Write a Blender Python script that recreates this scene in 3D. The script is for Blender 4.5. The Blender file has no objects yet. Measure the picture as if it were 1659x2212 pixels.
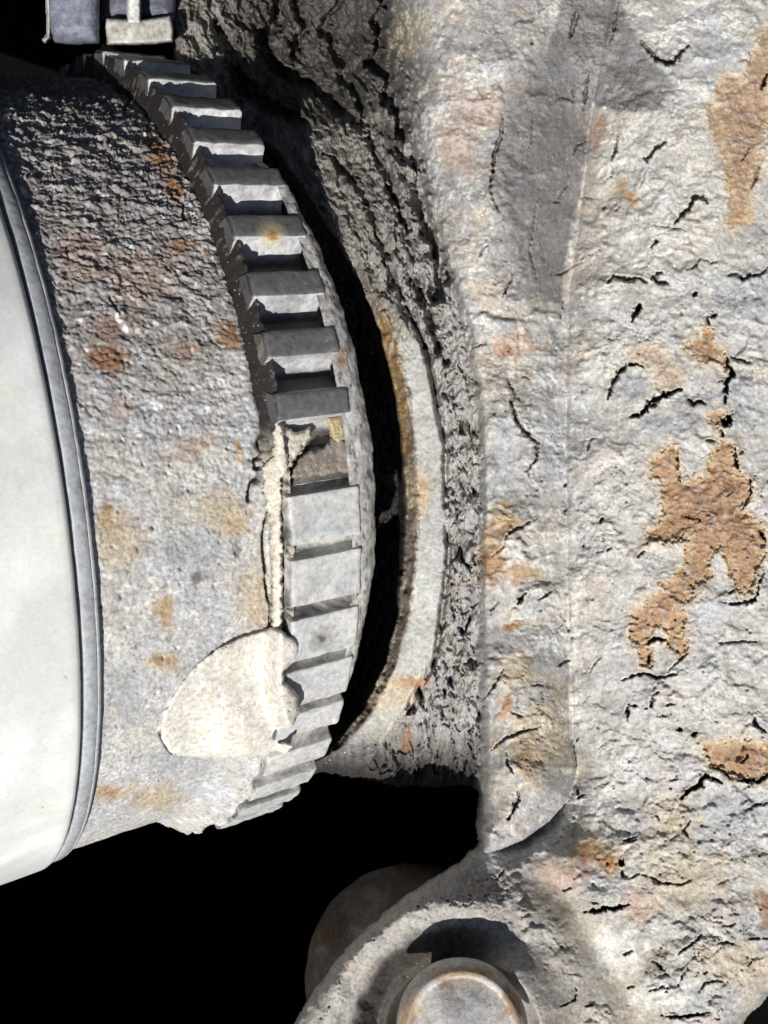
import bpy, bmesh, math, random
import numpy as np
from mathutils import Vector, Matrix

# ------------------------------------------------------------------ camera, world, sun, exposure
SC = bpy.context.scene
COL = SC.collection
F = 2240.6            # focal length in units of a 1659 x 2212 picture
PW, PH = 1659.0, 2212.0
ZOFF = 13.0           # cm: the camera stands 13 cm above z = 0, looking down

cam_data = bpy.data.cameras.new('camera')
cam = bpy.data.objects.new('camera', cam_data)
COL.objects.link(cam)
cam.location = (0, 0, ZOFF / 100)
cam_data.sensor_fit = 'VERTICAL'
cam_data.sensor_height = 24
cam_data.lens = 24 * F / PH
cam_data.clip_start = 0.005
cam_data.clip_end = 50
SC.camera = cam

LDIR = Vector((-0.15, -0.55, 0.82)).normalized()      # towards the sun
sun_elev = math.asin(LDIR.z)
sun_az = math.atan2(LDIR.x, LDIR.y)
world = bpy.data.worlds.new('World')
SC.world = world
world.use_nodes = True
wn = world.node_tree
sky = wn.nodes.new('ShaderNodeTexSky')
sky.sky_type = 'NISHITA'
sky.sun_disc = False
sky.sun_elevation = sun_elev
sky.sun_rotation = sun_az
wn.links.new(sky.outputs[0], wn.nodes['Background'].inputs[0])
wn.nodes['Background'].inputs[1].default_value = 0.05
sd_ = bpy.data.lights.new('sun', 'SUN')
sd_.energy = 5.0
sd_.angle = math.radians(0.5)
sd_.color = (1.0, 0.965, 0.91)
sun = bpy.data.objects.new('sun', sd_)
COL.objects.link(sun)
sun.rotation_euler = LDIR.to_track_quat('Z', 'Y').to_euler()
sun.location = (0, 0, 1)
SC.view_settings.view_transform = 'Standard'
SC.view_settings.look = 'None'
SC.view_settings.exposure = 0.12
SC.view_settings.gamma = 1.0

# ------------------------------------------------------------------ shaft geometry (cm, camera space: x right, y up, -z away)
AZ, EL = 0.572075883, 0.153225425
AX = np.array([math.cos(EL) * math.cos(AZ), math.sin(EL), -math.cos(EL) * math.sin(AZ)])
CC = np.array([-2.69352192, 0.734259184, -12.8008891])   # centre of the outer end of the toothed ring
E1 = np.array([0, 0, 1.0]) - AX[2] * AX
E1 /= np.linalg.norm(E1)
E2 = np.cross(AX, E1)
RR = 4.5
S_RING0, S_RING1 = -0.713, 0.0
S_BODY, R_BODY = -0.69, 4.19
S_CLAMP, R_CLAMP = -2.31, 4.235


def cyl(s, th, r):
    """point(s) on the shaft: s along the axis, th round it (0 faces the viewer, + is down), r radius"""
    s, th, r = np.broadcast_arrays(np.asarray(s, float), np.asarray(th, float), np.asarray(r, float))
    return (CC + s[..., None] * AX + (r * np.cos(th))[..., None] * E1 + (r * np.sin(th))[..., None] * E2)


def proj(P):
    return PW / 2 + F * P[..., 0] / -P[..., 2], PH / 2 - F * P[..., 1] / -P[..., 2]


def unproj(u, v, D):
    u, v, D = np.broadcast_arrays(np.asarray(u, float), np.asarray(v, float), np.asarray(D, float))
    return np.stack([(u - PW / 2) / F * D, (PH / 2 - v) / F * D, -D], -1)


def world_(P):
    Q = np.array(P, float) / 100.0
    Q[..., 2] += ZOFF / 100
    return Q


def cyl_hit(u, v, r):
    """distance along -z at which the view ray meets the shaft cylinder of radius r (nan where it misses)"""
    d = np.stack([(u - PW / 2) / F, (PH / 2 - v) / F, -np.ones_like(u)], -1)
    dp = d - (d @ AX)[..., None] * AX
    o = -CC
    op = o - (o @ AX) * AX
    A = (dp * dp).sum(-1)
    B = dp @ op
    Cq = op @ op - r * r
    disc = B * B - A * Cq
    return np.where(disc > 0, (-B - np.sqrt(np.maximum(disc, 0))) / A, np.nan)


# ------------------------------------------------------------------ numpy noise and shape helpers
_rng = np.random.default_rng(11)
_perm = _rng.permutation(512)
_perm = np.concatenate([_perm, _perm, _perm])
_ga = _rng.uniform(0, 2 * np.pi, 512)
_gx, _gy = np.cos(_ga), np.sin(_ga)


def perlin(x, y, seed=0):
    x = x + seed * 17.37
    y = y - seed * 9.71
    xi = np.floor(x).astype(np.int64)
    yi = np.floor(y).astype(np.int64)
    xf = x - xi
    yf = y - yi
    sx = xf * xf * xf * (xf * (xf * 6 - 15) + 10)
    sy = yf * yf * yf * (yf * (yf * 6 - 15) + 10)
    xi &= 511
    yi &= 511
    x1 = (xi + 1) & 511
    y1 = (yi + 1) & 511

    def g(ix, iy, dx, dy):
        h = _perm[_perm[ix] + iy] & 511
        return _gx[h] * dx + _gy[h] * dy
    a = g(xi, yi, xf, yf)
    b = g(x1, yi, xf - 1, yf)
    c = g(xi, y1, xf, yf - 1)
    d = g(x1, y1, xf - 1, yf - 1)
    return ((a + sx * (b - a)) + sy * ((c + sx * (d - c)) - (a + sx * (b - a)))) * 1.41


def fbm(x, y, octs=4, seed=0, gain=0.5):
    t = 0
    a = 1.0
    n = 0
    for o in range(octs):
        t = t + a * perlin(x * 2 ** o, y * 2 ** o, seed + o * 3)
        n += a
        a *= gain
    return t / n


def ridged(x, y, octs=4, seed=0, gain=0.5):
    t = 0
    a = 1.0
    n = 0
    for o in range(octs):
        t = t + a * (1 - 2 * np.abs(perlin(x * 2 ** o, y * 2 ** o, seed + o * 3)))
        n += a
        a *= gain
    return t / n


def cells(x, y, seed=0):
    """Worley noise: distance to nearest and second nearest point, and a random value per cell"""
    xi = np.floor(x).astype(np.int64)
    yi = np.floor(y).astype(np.int64)
    f1 = np.full(x.shape, 9.0)
    f2 = np.full(x.shape, 9.0)
    idv = np.zeros(x.shape)
    for dx in (-1, 0, 1):
        for dy in (-1, 0, 1):
            cx = xi + dx
            cy = yi + dy
            h = _perm[_perm[(cx + seed * 7) & 511] + ((cy + seed * 13) & 511)]
            h2 = _perm[h + 31]
            px = cx + (h % 512) / 512.0
            py = cy + (h2 % 512) / 512.0
            d = np.hypot(px - x, py - y)
            closer = d < f1
            f2 = np.where(closer, f1, np.minimum(f2, d))
            idv = np.where(closer, (_perm[h2 + 5] % 512) / 512.0, idv)
            f1 = np.where(closer, d, f1)
    return f1, f2, idv


def sstep(a, b, x):
    t = np.clip((x - a) / (b - a), 0, 1)
    return t * t * (3 - 2 * t)


def poly_dist(u, v, pts, closed=False):
    pts = [tuple(map(float, p)) for p in pts]
    segs = list(zip(pts[:-1], pts[1:]))
    if closed:
        segs.append((pts[-1], pts[0]))
    best = np.full(u.shape, 1e9)
    for (ax, ay), (bx, by) in segs:
        dx, dy = bx - ax, by - ay
        t = np.clip(((u - ax) * dx + (v - ay) * dy) / (dx * dx + dy * dy + 1e-9), 0, 1)
        best = np.minimum(best, np.hypot(u - ax - t * dx, v - ay - t * dy))
    return best


def poly_dist_t(u, v, pts):
    """distance to a polyline and the relative position (0..1) of the nearest point along it"""
    L = [math.dist(a, b) for a, b in zip(pts[:-1], pts[1:])]
    tot = sum(L)
    best = np.full(u.shape, 1e9)
    tt = np.zeros(u.shape)
    acc = 0
    for (ax, ay), (bx, by), l in zip(pts[:-1], pts[1:], L):
        dx, dy = bx - ax, by - ay
        t = np.clip(((u - ax) * dx + (v - ay) * dy) / (dx * dx + dy * dy + 1e-9), 0, 1)
        d = np.hypot(u - ax - t * dx, v - ay - t * dy)
        c = d < best
        tt = np.where(c, (acc + t * l) / tot, tt)
        best = np.minimum(best, d)
        acc += l
    return best, tt


def poly_sd(u, v, pts):
    """signed distance, positive inside"""
    d = poly_dist(u, v, pts, True)
    ins = np.zeros(u.shape, bool)
    n = len(pts)
    for i in range(n):
        x1, y1 = pts[i]
        x2, y2 = pts[(i + 1) % n]
        c = ((y1 > v) != (y2 > v))
        ins ^= c & (u < (x2 - x1) * (v - y1) / ((y2 - y1) + 1e-12) + x1)
    return np.where(ins, d, -d)


def tps(ctrl, u, v):
    c = np.array(ctrl, float)
    X = c[:, :2] / 500.0
    n = len(c)

    def k(r2):
        return np.where(r2 > 1e-12, 0.5 * r2 * np.log(np.maximum(r2, 1e-12)), 0)
    d2 = ((X[:, None] - X[None]) ** 2).sum(-1)
    K = np.zeros((n + 3, n + 3))
    K[:n, :n] = k(d2) + np.eye(n) * 0.004
    K[:n, n] = 1
    K[:n, n + 1:] = X
    K[n, :n] = 1
    K[n + 1:, :n] = X.T
    w = np.linalg.solve(K, np.r_[c[:, 2], 0, 0, 0])
    # evaluate on a coarse lattice of the same shape, then upsample linearly
    st = 8
    uu = u[::st, ::st]
    vv = v[::st, ::st]
    o = w[n] + w[n + 1] * uu / 500 + w[n + 2] * vv / 500
    for i in range(n):
        o = o + w[i] * k((uu / 500 - X[i, 0]) ** 2 + (vv / 500 - X[i, 1]) ** 2)
    ry = np.arange(u.shape[0]) / st
    rx = np.arange(u.shape[1]) / st
    o2 = np.empty((o.shape[0], u.shape[1]))
    for r in range(o.shape[0]):
        o2[r] = np.interp(rx, np.arange(o.shape[1]), o[r])
    o3 = np.empty(u.shape)
    for cc in range(u.shape[1]):
        o3[:, cc] = np.interp(ry, np.arange(o.shape[0]), o2[:, cc])
    return o3


# ------------------------------------------------------------------ object helpers
def tag(o, label=None, cat=None, group=None, kind=None):
    if label:
        o['label'] = label
    if cat:
        o['category'] = cat
    if group:
        o['group'] = group
    if kind:
        o['kind'] = kind
    return o


def thing(name, label, cat, at=(0, 0, -10)):
    o = bpy.data.objects.new(name, None)
    COL.objects.link(o)
    o.empty_display_size = 0.01
    o.location = Vector(world_(np.array(at, float)))
    return tag(o, label, cat)


def link(name, me, mat, parent=None):
    o = bpy.data.objects.new(name, me)
    COL.objects.link(o)
    if mat and not me.materials:
        me.materials.append(mat)
    if parent:
        o.parent = parent
        o.matrix_parent_inverse = Matrix.Translation(-parent.location)
    return o


def np_mesh(name, P, faces, colors=None, smooth=True):
    """P (n,3) camera-space cm, faces (m,4) or (m,3) index array"""
    me = bpy.data.meshes.new(name)
    V = world_(P).astype(np.float32)
    k = faces.shape[1]
    me.vertices.add(len(V))
    me.vertices.foreach_set('co', V.ravel())
    me.loops.add(faces.size)
    me.loops.foreach_set('vertex_index', faces.astype(np.int32).ravel())
    me.polygons.add(len(faces))
    me.polygons.foreach_set('loop_start', (np.arange(len(faces)) * k).astype(np.int32))
    me.polygons.foreach_set('loop_total', np.full(len(faces), k, np.int32))
    me.update(calc_edges=True)
    me.polygons.foreach_set('use_smooth', np.full(len(faces), smooth))
    if colors is not None:
        at = me.color_attributes.new('Col', 'FLOAT_COLOR', 'POINT')
        c4 = np.ones((len(V), 4), np.float32)
        c4[:, :3] = np.clip(colors, 0, 1)
        at.data.foreach_set('color', c4.ravel())
    me.validate()
    return me


def grid_faces(nr, nc, keep=None, wrap=False, flip=False):
    i = np.arange(nr * nc).reshape(nr, nc)
    a, b, c, d = i[:-1, :-1], i[:-1, 1:], i[1:, 1:], i[1:, :-1]
    f = np.stack([a, d, c, b] if not flip else [a, b, c, d], -1)
    if keep is not None:
        k = keep[:-1, :-1] & keep[:-1, 1:] & keep[1:, 1:] & keep[1:, :-1]
        f = f[k]
    return f.reshape(-1, 4)


def compact(P, faces, colors=None):
    used = np.unique(faces)
    m = np.full(len(P), -1)
    m[used] = np.arange(len(used))
    return P[used], m[faces], (colors[used] if colors is not None else None)


# ------------------------------------------------------------------ materials
def nt(name):
    m = bpy.data.materials.new(name)
    m.use_nodes = True
    t = m.node_tree
    return m, t, t.nodes['Principled BSDF']


def pos_coords(t, scale=100.0):
    """the place itself, in centimetres"""
    g = t.nodes.new('ShaderNodeNewGeometry')
    mp = t.nodes.new('ShaderNodeMapping')
    mp.inputs['Scale'].default_value = (scale, scale, scale)
    t.links.new(g.outputs['Position'], mp.inputs['Vector'])
    return mp.outputs['Vector']


def noise(t, vec, scale, detail=6, rough=0.6, dist=0.0):
    n = t.nodes.new('ShaderNodeTexNoise')
    n.inputs['Scale'].default_value = scale
    n.inputs['Detail'].default_value = detail
    n.inputs['Roughness'].default_value = rough
    n.inputs['Distortion'].default_value = dist
    t.links.new(vec, n.inputs['Vector'])
    return n.outputs['Fac']


def ramp(t, fac, stops):
    r = t.nodes.new('ShaderNodeValToRGB')
    el = r.color_ramp.elements
    while len(el) < len(stops):
        el.new(0.5)
    for e, (p, c) in zip(el, stops):
        e.position = p
        e.color = (*c, 1) if len(c) == 3 else c
    t.links.new(fac, r.inputs['Fac'])
    return r.outputs['Color']


def mix(t, a, b, fac, mode='MIX'):
    m = t.nodes.new('ShaderNodeMix')
    m.data_type = 'RGBA'
    m.blend_type = mode
    for sock, val in ((m.inputs[6], a), (m.inputs[7], b), (m.inputs[0], fac)):
        if isinstance(val, bpy.types.NodeSocket):
            t.links.new(val, sock)
        elif isinstance(val, (int, float)):
            sock.default_value = val
        else:
            sock.default_value = (*val, 1)
    return m.outputs[2]


def bump(t, bsdf, fac, strength=0.5, dist=0.0002):
    b = t.nodes.new('ShaderNodeBump')
    b.inputs['Strength'].default_value = strength
    b.inputs['Distance'].default_value = dist
    t.links.new(fac, b.inputs['Height'])
    t.links.new(b.outputs['Normal'], bsdf.inputs['Normal'])


def scale_mat(name, rough=0.7, spec=0.4, grain=26.0, strength=0.8, speck=True):
    """rust scale and road dirt; big colour patches come from the mesh, grain and relief from noise"""
    m, t, b = nt(name)
    vec = pos_coords(t)
    at = t.nodes.new('ShaderNodeAttribute')
    at.attribute_name = 'Col'
    n1 = noise(t, vec, grain, 5, 0.7)
    n2 = noise(t, vec, grain * 0.22, 6, 0.65, 0.3)
    c = mix(t, at.outputs['Color'], ramp(t, n1, [(0.30, (0.62, 0.60, 0.57)), (0.5, (1, 1, 1)), (0.72, (1.3, 1.3, 1.3))]), 1.0, 'MULTIPLY')
    c = mix(t, c, ramp(t, n2, [(0.35, (0.84, 0.80, 0.76)), (0.65, (1.1, 1.11, 1.13))]), 0.8, 'MULTIPLY')
    if speck:
        n3 = noise(t, vec, grain * 1.6, 2, 0.5)
        c = mix(t, c, (0.78, 0.78, 0.76), ramp(t, n3, [(0.70, (0, 0, 0)), (0.76, (0.8, 0.8, 0.8))]))
    t.links.new(c, b.inputs['Base Color'])
    b.inputs['Specular IOR Level'].default_value = spec
    rr = ramp(t, n1, [(0.3, (rough + .15,) * 3), (0.75, (rough - .2,) * 3)])
    t.links.new(rr, b.inputs['Roughness'])
    n4 = noise(t, vec, grain * 1.5, 8, 0.75)
    bump(t, b, n4, strength * 0.8, 0.00024)
    return m


M_knuckle = scale_mat('knuckle_rust_scale', 0.66, 0.35, 26, 0.5)
M_body = scale_mat('housing_rust_scale', 0.65, 0.4, 28, 0.65)
M_mud = scale_mat('dried_mud', 0.8, 0.2, 22, 0.35, speck=False)
M_smooth = scale_mat('dull_painted_cast', 0.6, 0.35, 18, 0.35, speck=False)


def metal_mat(name, base, dark, dust, rough=0.42, metallic=0.55, dust_lo=0.52, dust_hi=0.66, land=None, root=None, stain=None):
    m, t, b = nt(name)
    vec = pos_coords(t)
    n1 = noise(t, vec, 3.2, 7, 0.7, 0.4)
    n2 = noise(t, vec, 18, 6, 0.7)
    n3 = noise(t, vec, 1.7, 5, 0.65, 0.6)
    c = mix(t, base, dark, ramp(t, n1, [(0.40, (0, 0, 0)), (0.62, (1, 1, 1))]))
    if land:
        at = t.nodes.new('ShaderNodeAttribute')
        at.attribute_name = 'land'
        c = mix(t, c, land, mix(t, (0, 0, 0), at.outputs['Color'], 0.9))
    if root:
        ar = t.nodes.new('ShaderNodeAttribute')
        ar.attribute_name = 'root'
        c = mix(t, c, root, mix(t, (0, 0, 0), ar.outputs['Color'], 0.9))
    c = mix(t, c, dust, ramp(t, n3, [(dust_lo, (0, 0, 0)), (dust_hi, (0.85, 0.85, 0.85))]))
    c = mix(t, c, ramp(t, n2, [(0.3, (0.6, 0.6, 0.6)), (0.5, (1, 1, 1)), (0.75, (1.35, 1.35, 1.35))]), 0.8, 'MULTIPLY')
    if stain:
        uu, vv = np.array([float(stain[0])]), np.array([float(stain[1])])
        pt = world_(unproj(uu, vv, cyl_hit(uu, vv, stain[2])))[0] * 100
        vm = t.nodes.new('ShaderNodeVectorMath')
        vm.operation = 'DISTANCE'
        t.links.new(vec, vm.inputs[0])
        vm.inputs[1].default_value = tuple(pt)
        ad = t.nodes.new('ShaderNodeMath')
        ad.operation = 'MULTIPLY_ADD'
        t.links.new(n2, ad.inputs[0])
        ad.inputs[1].default_value = 0.14
        t.links.new(vm.outputs['Value'], ad.inputs[2])
        s1, s2 = (stain[3], stain[4]) if len(stain) > 3 else ((0.66, 0.58, 0.30), (0.42, 0.15, 0.04))
        c = mix(t, c, s1, ramp(t, ad.outputs[0], [(0.13, (.6,) * 3), (0.24, (0, 0, 0))]))
        c = mix(t, c, s2, ramp(t, ad.outputs[0], [(0.092, (.85,) * 3), (0.13, (0, 0, 0))]))
    t.links.new(c, b.inputs['Base Color'])
    b.inputs['Metallic'].default_value = metallic
    t.links.new(ramp(t, n2, [(0.3, (rough - .08,) * 3), (0.7, (rough + .25,) * 3)]), b.inputs['Roughness'])
    bump(t, b, n2, 0.35, 0.00025)
    return m


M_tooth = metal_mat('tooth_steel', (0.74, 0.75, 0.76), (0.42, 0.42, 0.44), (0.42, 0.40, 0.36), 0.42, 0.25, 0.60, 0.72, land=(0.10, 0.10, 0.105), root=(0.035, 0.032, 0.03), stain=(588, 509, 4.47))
M_toothdust = metal_mat('dusty_tooth_steel', (0.52, 0.54, 0.56), (0.38, 0.38, 0.38), (0.62, 0.61, 0.58), 0.6, 0.1, 0.42, 0.6, root=(0.07, 0.065, 0.06), stain=(695, 1380, 4.49, (.20, .18, .17), (.08, .07, .065)))
M_groovedirt = metal_mat('packed_groove_dirt', (0.13, 0.12, 0.11), (0.07, 0.065, 0.06), (0.26, 0.24, 0.21), 0.8, 0.0, 0.56, 0.68)
M_ringbase = metal_mat('ring_root_steel', (0.16, 0.155, 0.15), (0.07, 0.065, 0.06), (0.40, 0.37, 0.33), 0.6, 0.2, 0.52, 0.66)
M_clamp = metal_mat('clamp_steel', (0.42, 0.44, 0.46), (0.36, 0.375, 0.40), (0.44, 0.45, 0.45), 0.62, 0.05, 0.55, 0.75)
def silver_mat():
    m, t, b = nt('satin_bright_metal')
    vec = pos_coords(t)
    n1 = noise(t, vec, 0.9, 5, 0.6, 0.3)
    n2 = noise(t, vec, 30, 4, 0.7)
    n3 = noise(t, vec, 9, 7, 0.75)
    c = mix(t, (0.64, 0.66, 0.64), (0.84, 0.85, 0.84), ramp(t, n1, [(.38, (0, 0, 0)), (.62, (1, 1, 1))]))
    c = mix(t, c, (0.72, 0.70, 0.55), ramp(t, noise(t, vec, 1.7, 4, 0.6), [(.55, (0, 0, 0)), (.75, (.5,) * 3)]))
    c = mix(t, c, (0.25, 0.24, 0.22), ramp(t, n3, [(.665, (0, 0, 0)), (.71, (.8,) * 3)]))
    c = mix(t, c, ramp(t, n2, [(.3, (.90,) * 3), (.7, (1.06,) * 3)]), 1.0, 'MULTIPLY')
    t.links.new(c, b.inputs['Base Color'])
    b.inputs['Metallic'].default_value = 0.0
    t.links.new(ramp(t, n1, [(.3, (.34,) * 3), (.7, (.46,) * 3)]), b.inputs['Roughness'])
    bump(t, b, n2, 0.10, 0.0001)
    return m


M_steel_band = silver_mat()


def dark_mat(name, col, rough=0.8):
    m, t, b = nt(name)
    vec = pos_coords(t)
    n = noise(t, vec, 3, 6, 0.6)
    t.links.new(mix(t, col, tuple(c * 1.8 for c in col), n), b.inputs['Base Color'])
    b.inputs['Roughness'].default_value = rough
    b.inputs['Specular IOR Level'].default_value = 0.0
    bump(t, b, n, 0.4, 0.001)
    return m


M_liner = dark_mat('black_liner_plastic', (0.003, 0.003, 0.003), 1.0)
M_blocker = dark_mat('blocker_black', (0.012, 0.011, 0.010), 0.9)  # for the slab added to cast shade
M_groove = dark_mat('dark_gap', (0.02, 0.018, 0.015), 0.9)

RUST = np.array([0.29, 0.155, 0.075])
RUSTD = np.array([0.26, 0.13, 0.075])
OCHRE = np.array([0.40, 0.265, 0.13])
TAN = np.array([0.48, 0.40, 0.28])
PINK = np.array([0.42, 0.31, 0.25])
CREAM = np.array([0.63, 0.615, 0.57])
GREY = np.array([0.385, 0.38, 0.365])
BLUE = np.array([0.33, 0.345, 0.37])
DARK = np.array([0.19, 0.175, 0.165])
DBROWN = np.array([0.12, 0.10, 0.085])
WHITE = np.array([0.60, 0.60, 0.57])


def blend(col, c, m):
    return col + (np.asarray(c) - col) * m[..., None]


def blob(u, v, e, soft=0.35, warp=0.45, seed=0, fs=28.0):
    """noisy ellipse mask; e = (u, v, ru, rv, angle)"""
    cu, cv, ru, rv = e[:4]
    a = math.radians(e[4]) if len(e) > 4 else 0
    m = np.zeros(u.shape)
    R = max(ru, rv) * 2.2
    sel = (np.abs(u - cu) < R) & (np.abs(v - cv) < R)
    if not sel.any():
        return m
    uu, vv = u[sel] - cu, v[sel] - cv
    x = (uu * math.cos(a) + vv * math.sin(a)) / ru
    y = (-uu * math.sin(a) + vv * math.cos(a)) / rv
    r = np.hypot(x, y) + warp * fbm(u[sel] / fs, v[sel] / fs, 5, 40 + seed, 0.6) * 1.6
    m[sel] = 1 - sstep(1 - soft, 1 + soft * .5, r)
    return m


# zoom-window transforms used when the cracks were measured: (origin u, origin v, scale)
Z8 = (813.3, 0.0, 0.5098)
Z1 = (1016.6, 610.0, 0.3873)
Z2 = (948.8, 1219.9, 0.4281)
Z3 = (1016.6, 1694.3, 0.3873)


def zz(z, pts):
    return [(z[0] + p[0] * z[2], z[1] + p[1] * z[2]) for p in pts]


CRACKS = []   # (points, half width px, depth cm, lip)


def ck(z, w, pts, d=None, lip=0.5):
    CRACKS.append((zz(z, pts), w, d if d else 0.03 + 0.022 * w, lip))


# top right
ck(Z8, 2.0, [(575, 105), (600, 88), (660, 85), (700, 40), (730, 15)])
ck(Z8, 4.5, [(855, 40), (835, 100), (820, 160)])
ck(Z8, 3.0, [(1025, 5), (1010, 60), (1008, 120), (985, 190)])
ck(Z8, 3.0, [(665, 165), (655, 190)])
ck(Z8, 1.5, [(875, 245), (880, 280)])
ck(Z8, 3.0, [(900, 310), (885, 390), (880, 470)])
ck(Z8, 2.5, [(755, 435), (780, 410), (830, 425), (845, 360)])
ck(Z8, 5.0, [(1115, 170), (1170, 235), (1215, 262), (1260, 265), (1280, 230), (1325, 190)], 0.2)
ck(Z8, 3.5, [(535, 480), (528, 570), (505, 640), (490, 730), (483, 800)], 0.14)
ck(Z8, 2.2, [(483, 800), (500, 860), (520, 900)])
ck(Z8, 1.6, [(665, 490), (660, 580), (640, 660)])
ck(Z8, 2.5, [(895, 597), (855, 610), (832, 660)])
ck(Z8, 1.8, [(710, 810), (675, 870), (668, 940), (650, 1060), (680, 1180)])
ck(Z8, 2.0, [(740, 858), (790, 852)])
ck(Z8, 1.8, [(815, 720), (805, 790), (770, 840)])
ck(Z8, 3.5, [(1022, 570), (1010, 640), (995, 685)], 0.13)
ck(Z8, 2.0, [(1000, 705), (1000, 740), (970, 765)])
ck(Z8, 3.8, [(1230, 600), (1180, 630), (1165, 660), (1135, 672), (1150, 690)], 0.12)
ck(Z8, 1.8, [(1145, 715), (1130, 770), (1115, 795)])
ck(Z8, 4.8, [(1405, 862), (1380, 832), (1345, 838), (1330, 875), (1285, 915), (1262, 945)], 0.15)
ck(Z8, 1.6, [(865, 835), (920, 840)])
ck(Z8, 2.0, [(1010, 895), (1035, 870)])
ck(Z8, 2.2, [(970, 870), (960, 890)])
ck(Z8, 3.6, [(975, 1200), (1000, 1172), (1060, 1185), (1100, 1178), (1150, 1200)])
ck(Z8, 3.6, [(1190, 1010), (1165, 1055)])
ck(Z8, 4.0, [(1210, 1150), (1170, 1175), (1195, 1195), (1235, 1200)])
ck(Z8, 2.5, [(1375, 1090), (1355, 1125), (1310, 1145)])
ck(Z8, 1.8, [(1375, 1095), (1420, 1115), (1450, 1105)])
ck(Z8, 3.2, [(1659, 1130), (1625, 1165), (1580, 1165), (1550, 1185), (1535, 1165), (1485, 1168)])
ck(Z8, 3.5, [(1360, 1235), (1340, 1255)], 0.15)
ck(Z8, 5.0, [(1115, 1285), (1100, 1320)], 0.2)
ck(Z8, 2.4, [(480, 1040), (455, 1050), (437, 1090)])
ck(Z8, 2.2, [(582, 1150), (560, 1200), (530, 1258)])
ck(Z8, 1.6, [(940, 1050), (965, 1080)])
ck(Z8, 1.5, [(1520, 262), (1560, 250), (1580, 265), (1590, 235), (1575, 215)])
ck(Z8, 3.5, [(1655, 310), (1640, 345), (1632, 380)], 0.15)
ck(Z8, 2.6, [(1620, 700), (1610, 750), (1585, 800)])
ck(Z8, 2.0, [(1580, 620), (1570, 650), (1540, 680)])
ck(Z8, 1.2, [(1160, 950), (1250, 965), (1320, 975)])
ck(Z8, 1.2, [(430, 580), (425, 610)])
ck(Z8, 1.8, [(870, 1110), (780, 1160), (750, 1170)])
# right middle
ck(Z1, 5.0, [(940, 120), (915, 180), (900, 215)], 0.2)
ck(Z1, 3.5, [(765, 655), (790, 560), (830, 500), (870, 460), (930, 455), (965, 470)], 0.14)
ck(Z1, 5.5, [(890, 750), (960, 730), (1000, 670), (1060, 640), (1160, 595), (1180, 600)], 0.2)
ck(Z1, 4.0, [(1205, 645), (1250, 675), (1285, 660), (1310, 680)], 0.12)
ck(Z1, 4.5, [(1425, 410), (1440, 470), (1470, 500), (1430, 540), (1425, 600), (1420, 680)], 0.2)
ck(Z1, 2.5, [(1445, 415), (1500, 435), (1560, 450)], 0.12)
ck(Z1, 2.5, [(1380, 555), (1430, 545)])
ck(Z1, 3.5, [(1370, 180), (1325, 195), (1330, 240)], 0.14)
ck(Z1, 9.0, [(1445, 745), (1410, 800)], 0.28)
ck(Z1, 3.0, [(1400, 815), (1410, 860)], 0.14)
ck(Z1, 4.0, [(1475, 920), (1480, 980), (1490, 1040)], 0.16)
ck(Z1, 2.5, [(1500, 960), (1520, 940)])
ck(Z1, 3.0, [(1560, 1090), (1565, 1180)], 0.13)
ck(Z1, 2.2, [(1565, 1180), (1530, 1240), (1505, 1270)])
ck(Z1, 2.6, [(1155, 930), (1160, 1050), (1170, 1120)], 0.12)
ck(Z1, 2.2, [(1310, 880), (1370, 880)])
ck(Z1, 2.0, [(1425, 1195), (1470, 1160)])
ck(Z1, 2.6, [(650, 945), (665, 880), (705, 865)])
ck(Z1, 1.4, [(805, 1025), (860, 1070)])
ck(Z1, 3.2, [(740, 1310), (720, 1350)])
ck(Z1, 2.2, [(540, 1120), (520, 1140)], 0.1)
ck(Z1, 1.8, [(505, 1285), (550, 1255)])
ck(Z1, 3.2, [(205, 540), (245, 620), (225, 680), (250, 750), (290, 820), (375, 895), (370, 970), (325, 1040), (320, 1090)], 0.08, 1.0)
ck(Z1, 1.8, [(380, 1310), (270, 1370), (200, 1410), (190, 1470), (120, 1530)])
ck(Z1, 1.6, [(1180, 1300), (1280, 1330), (1250, 1350)])
ck(Z1, 1.8, [(1160, 1440), (1200, 1380)])
ck(Z1, 2.2, [(970, 1495), (930, 1530)])
ck(Z1, 1.8, [(700, 1505), (740, 1498)])
ck(Z1, 1.8, [(755, 1500), (790, 1475)])
ck(Z1, 2.2, [(620, 1475), (640, 1462)])
ck(Z1, 3.0, [(1610, 1380), (1650, 1450)], 0.12)
ck(Z1, 1.8, [(1640, 1600), (1610, 1700), (1590, 1740)])
ck(Z1, 1.8, [(1435, 1735), (1480, 1710)])
ck(Z1, 1.3, [(850, 310), (790, 320), (740, 300)])
ck(Z1, 1.8, [(5, 370), (60, 345), (90, 345)])
ck(Z1, 1.5, [(285, 525), (340, 535)])
ck(Z1, 2.0, [(175, 85), (210, 20)])
ck(Z1, 2.0, [(495, 215), (520, 90)])
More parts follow.
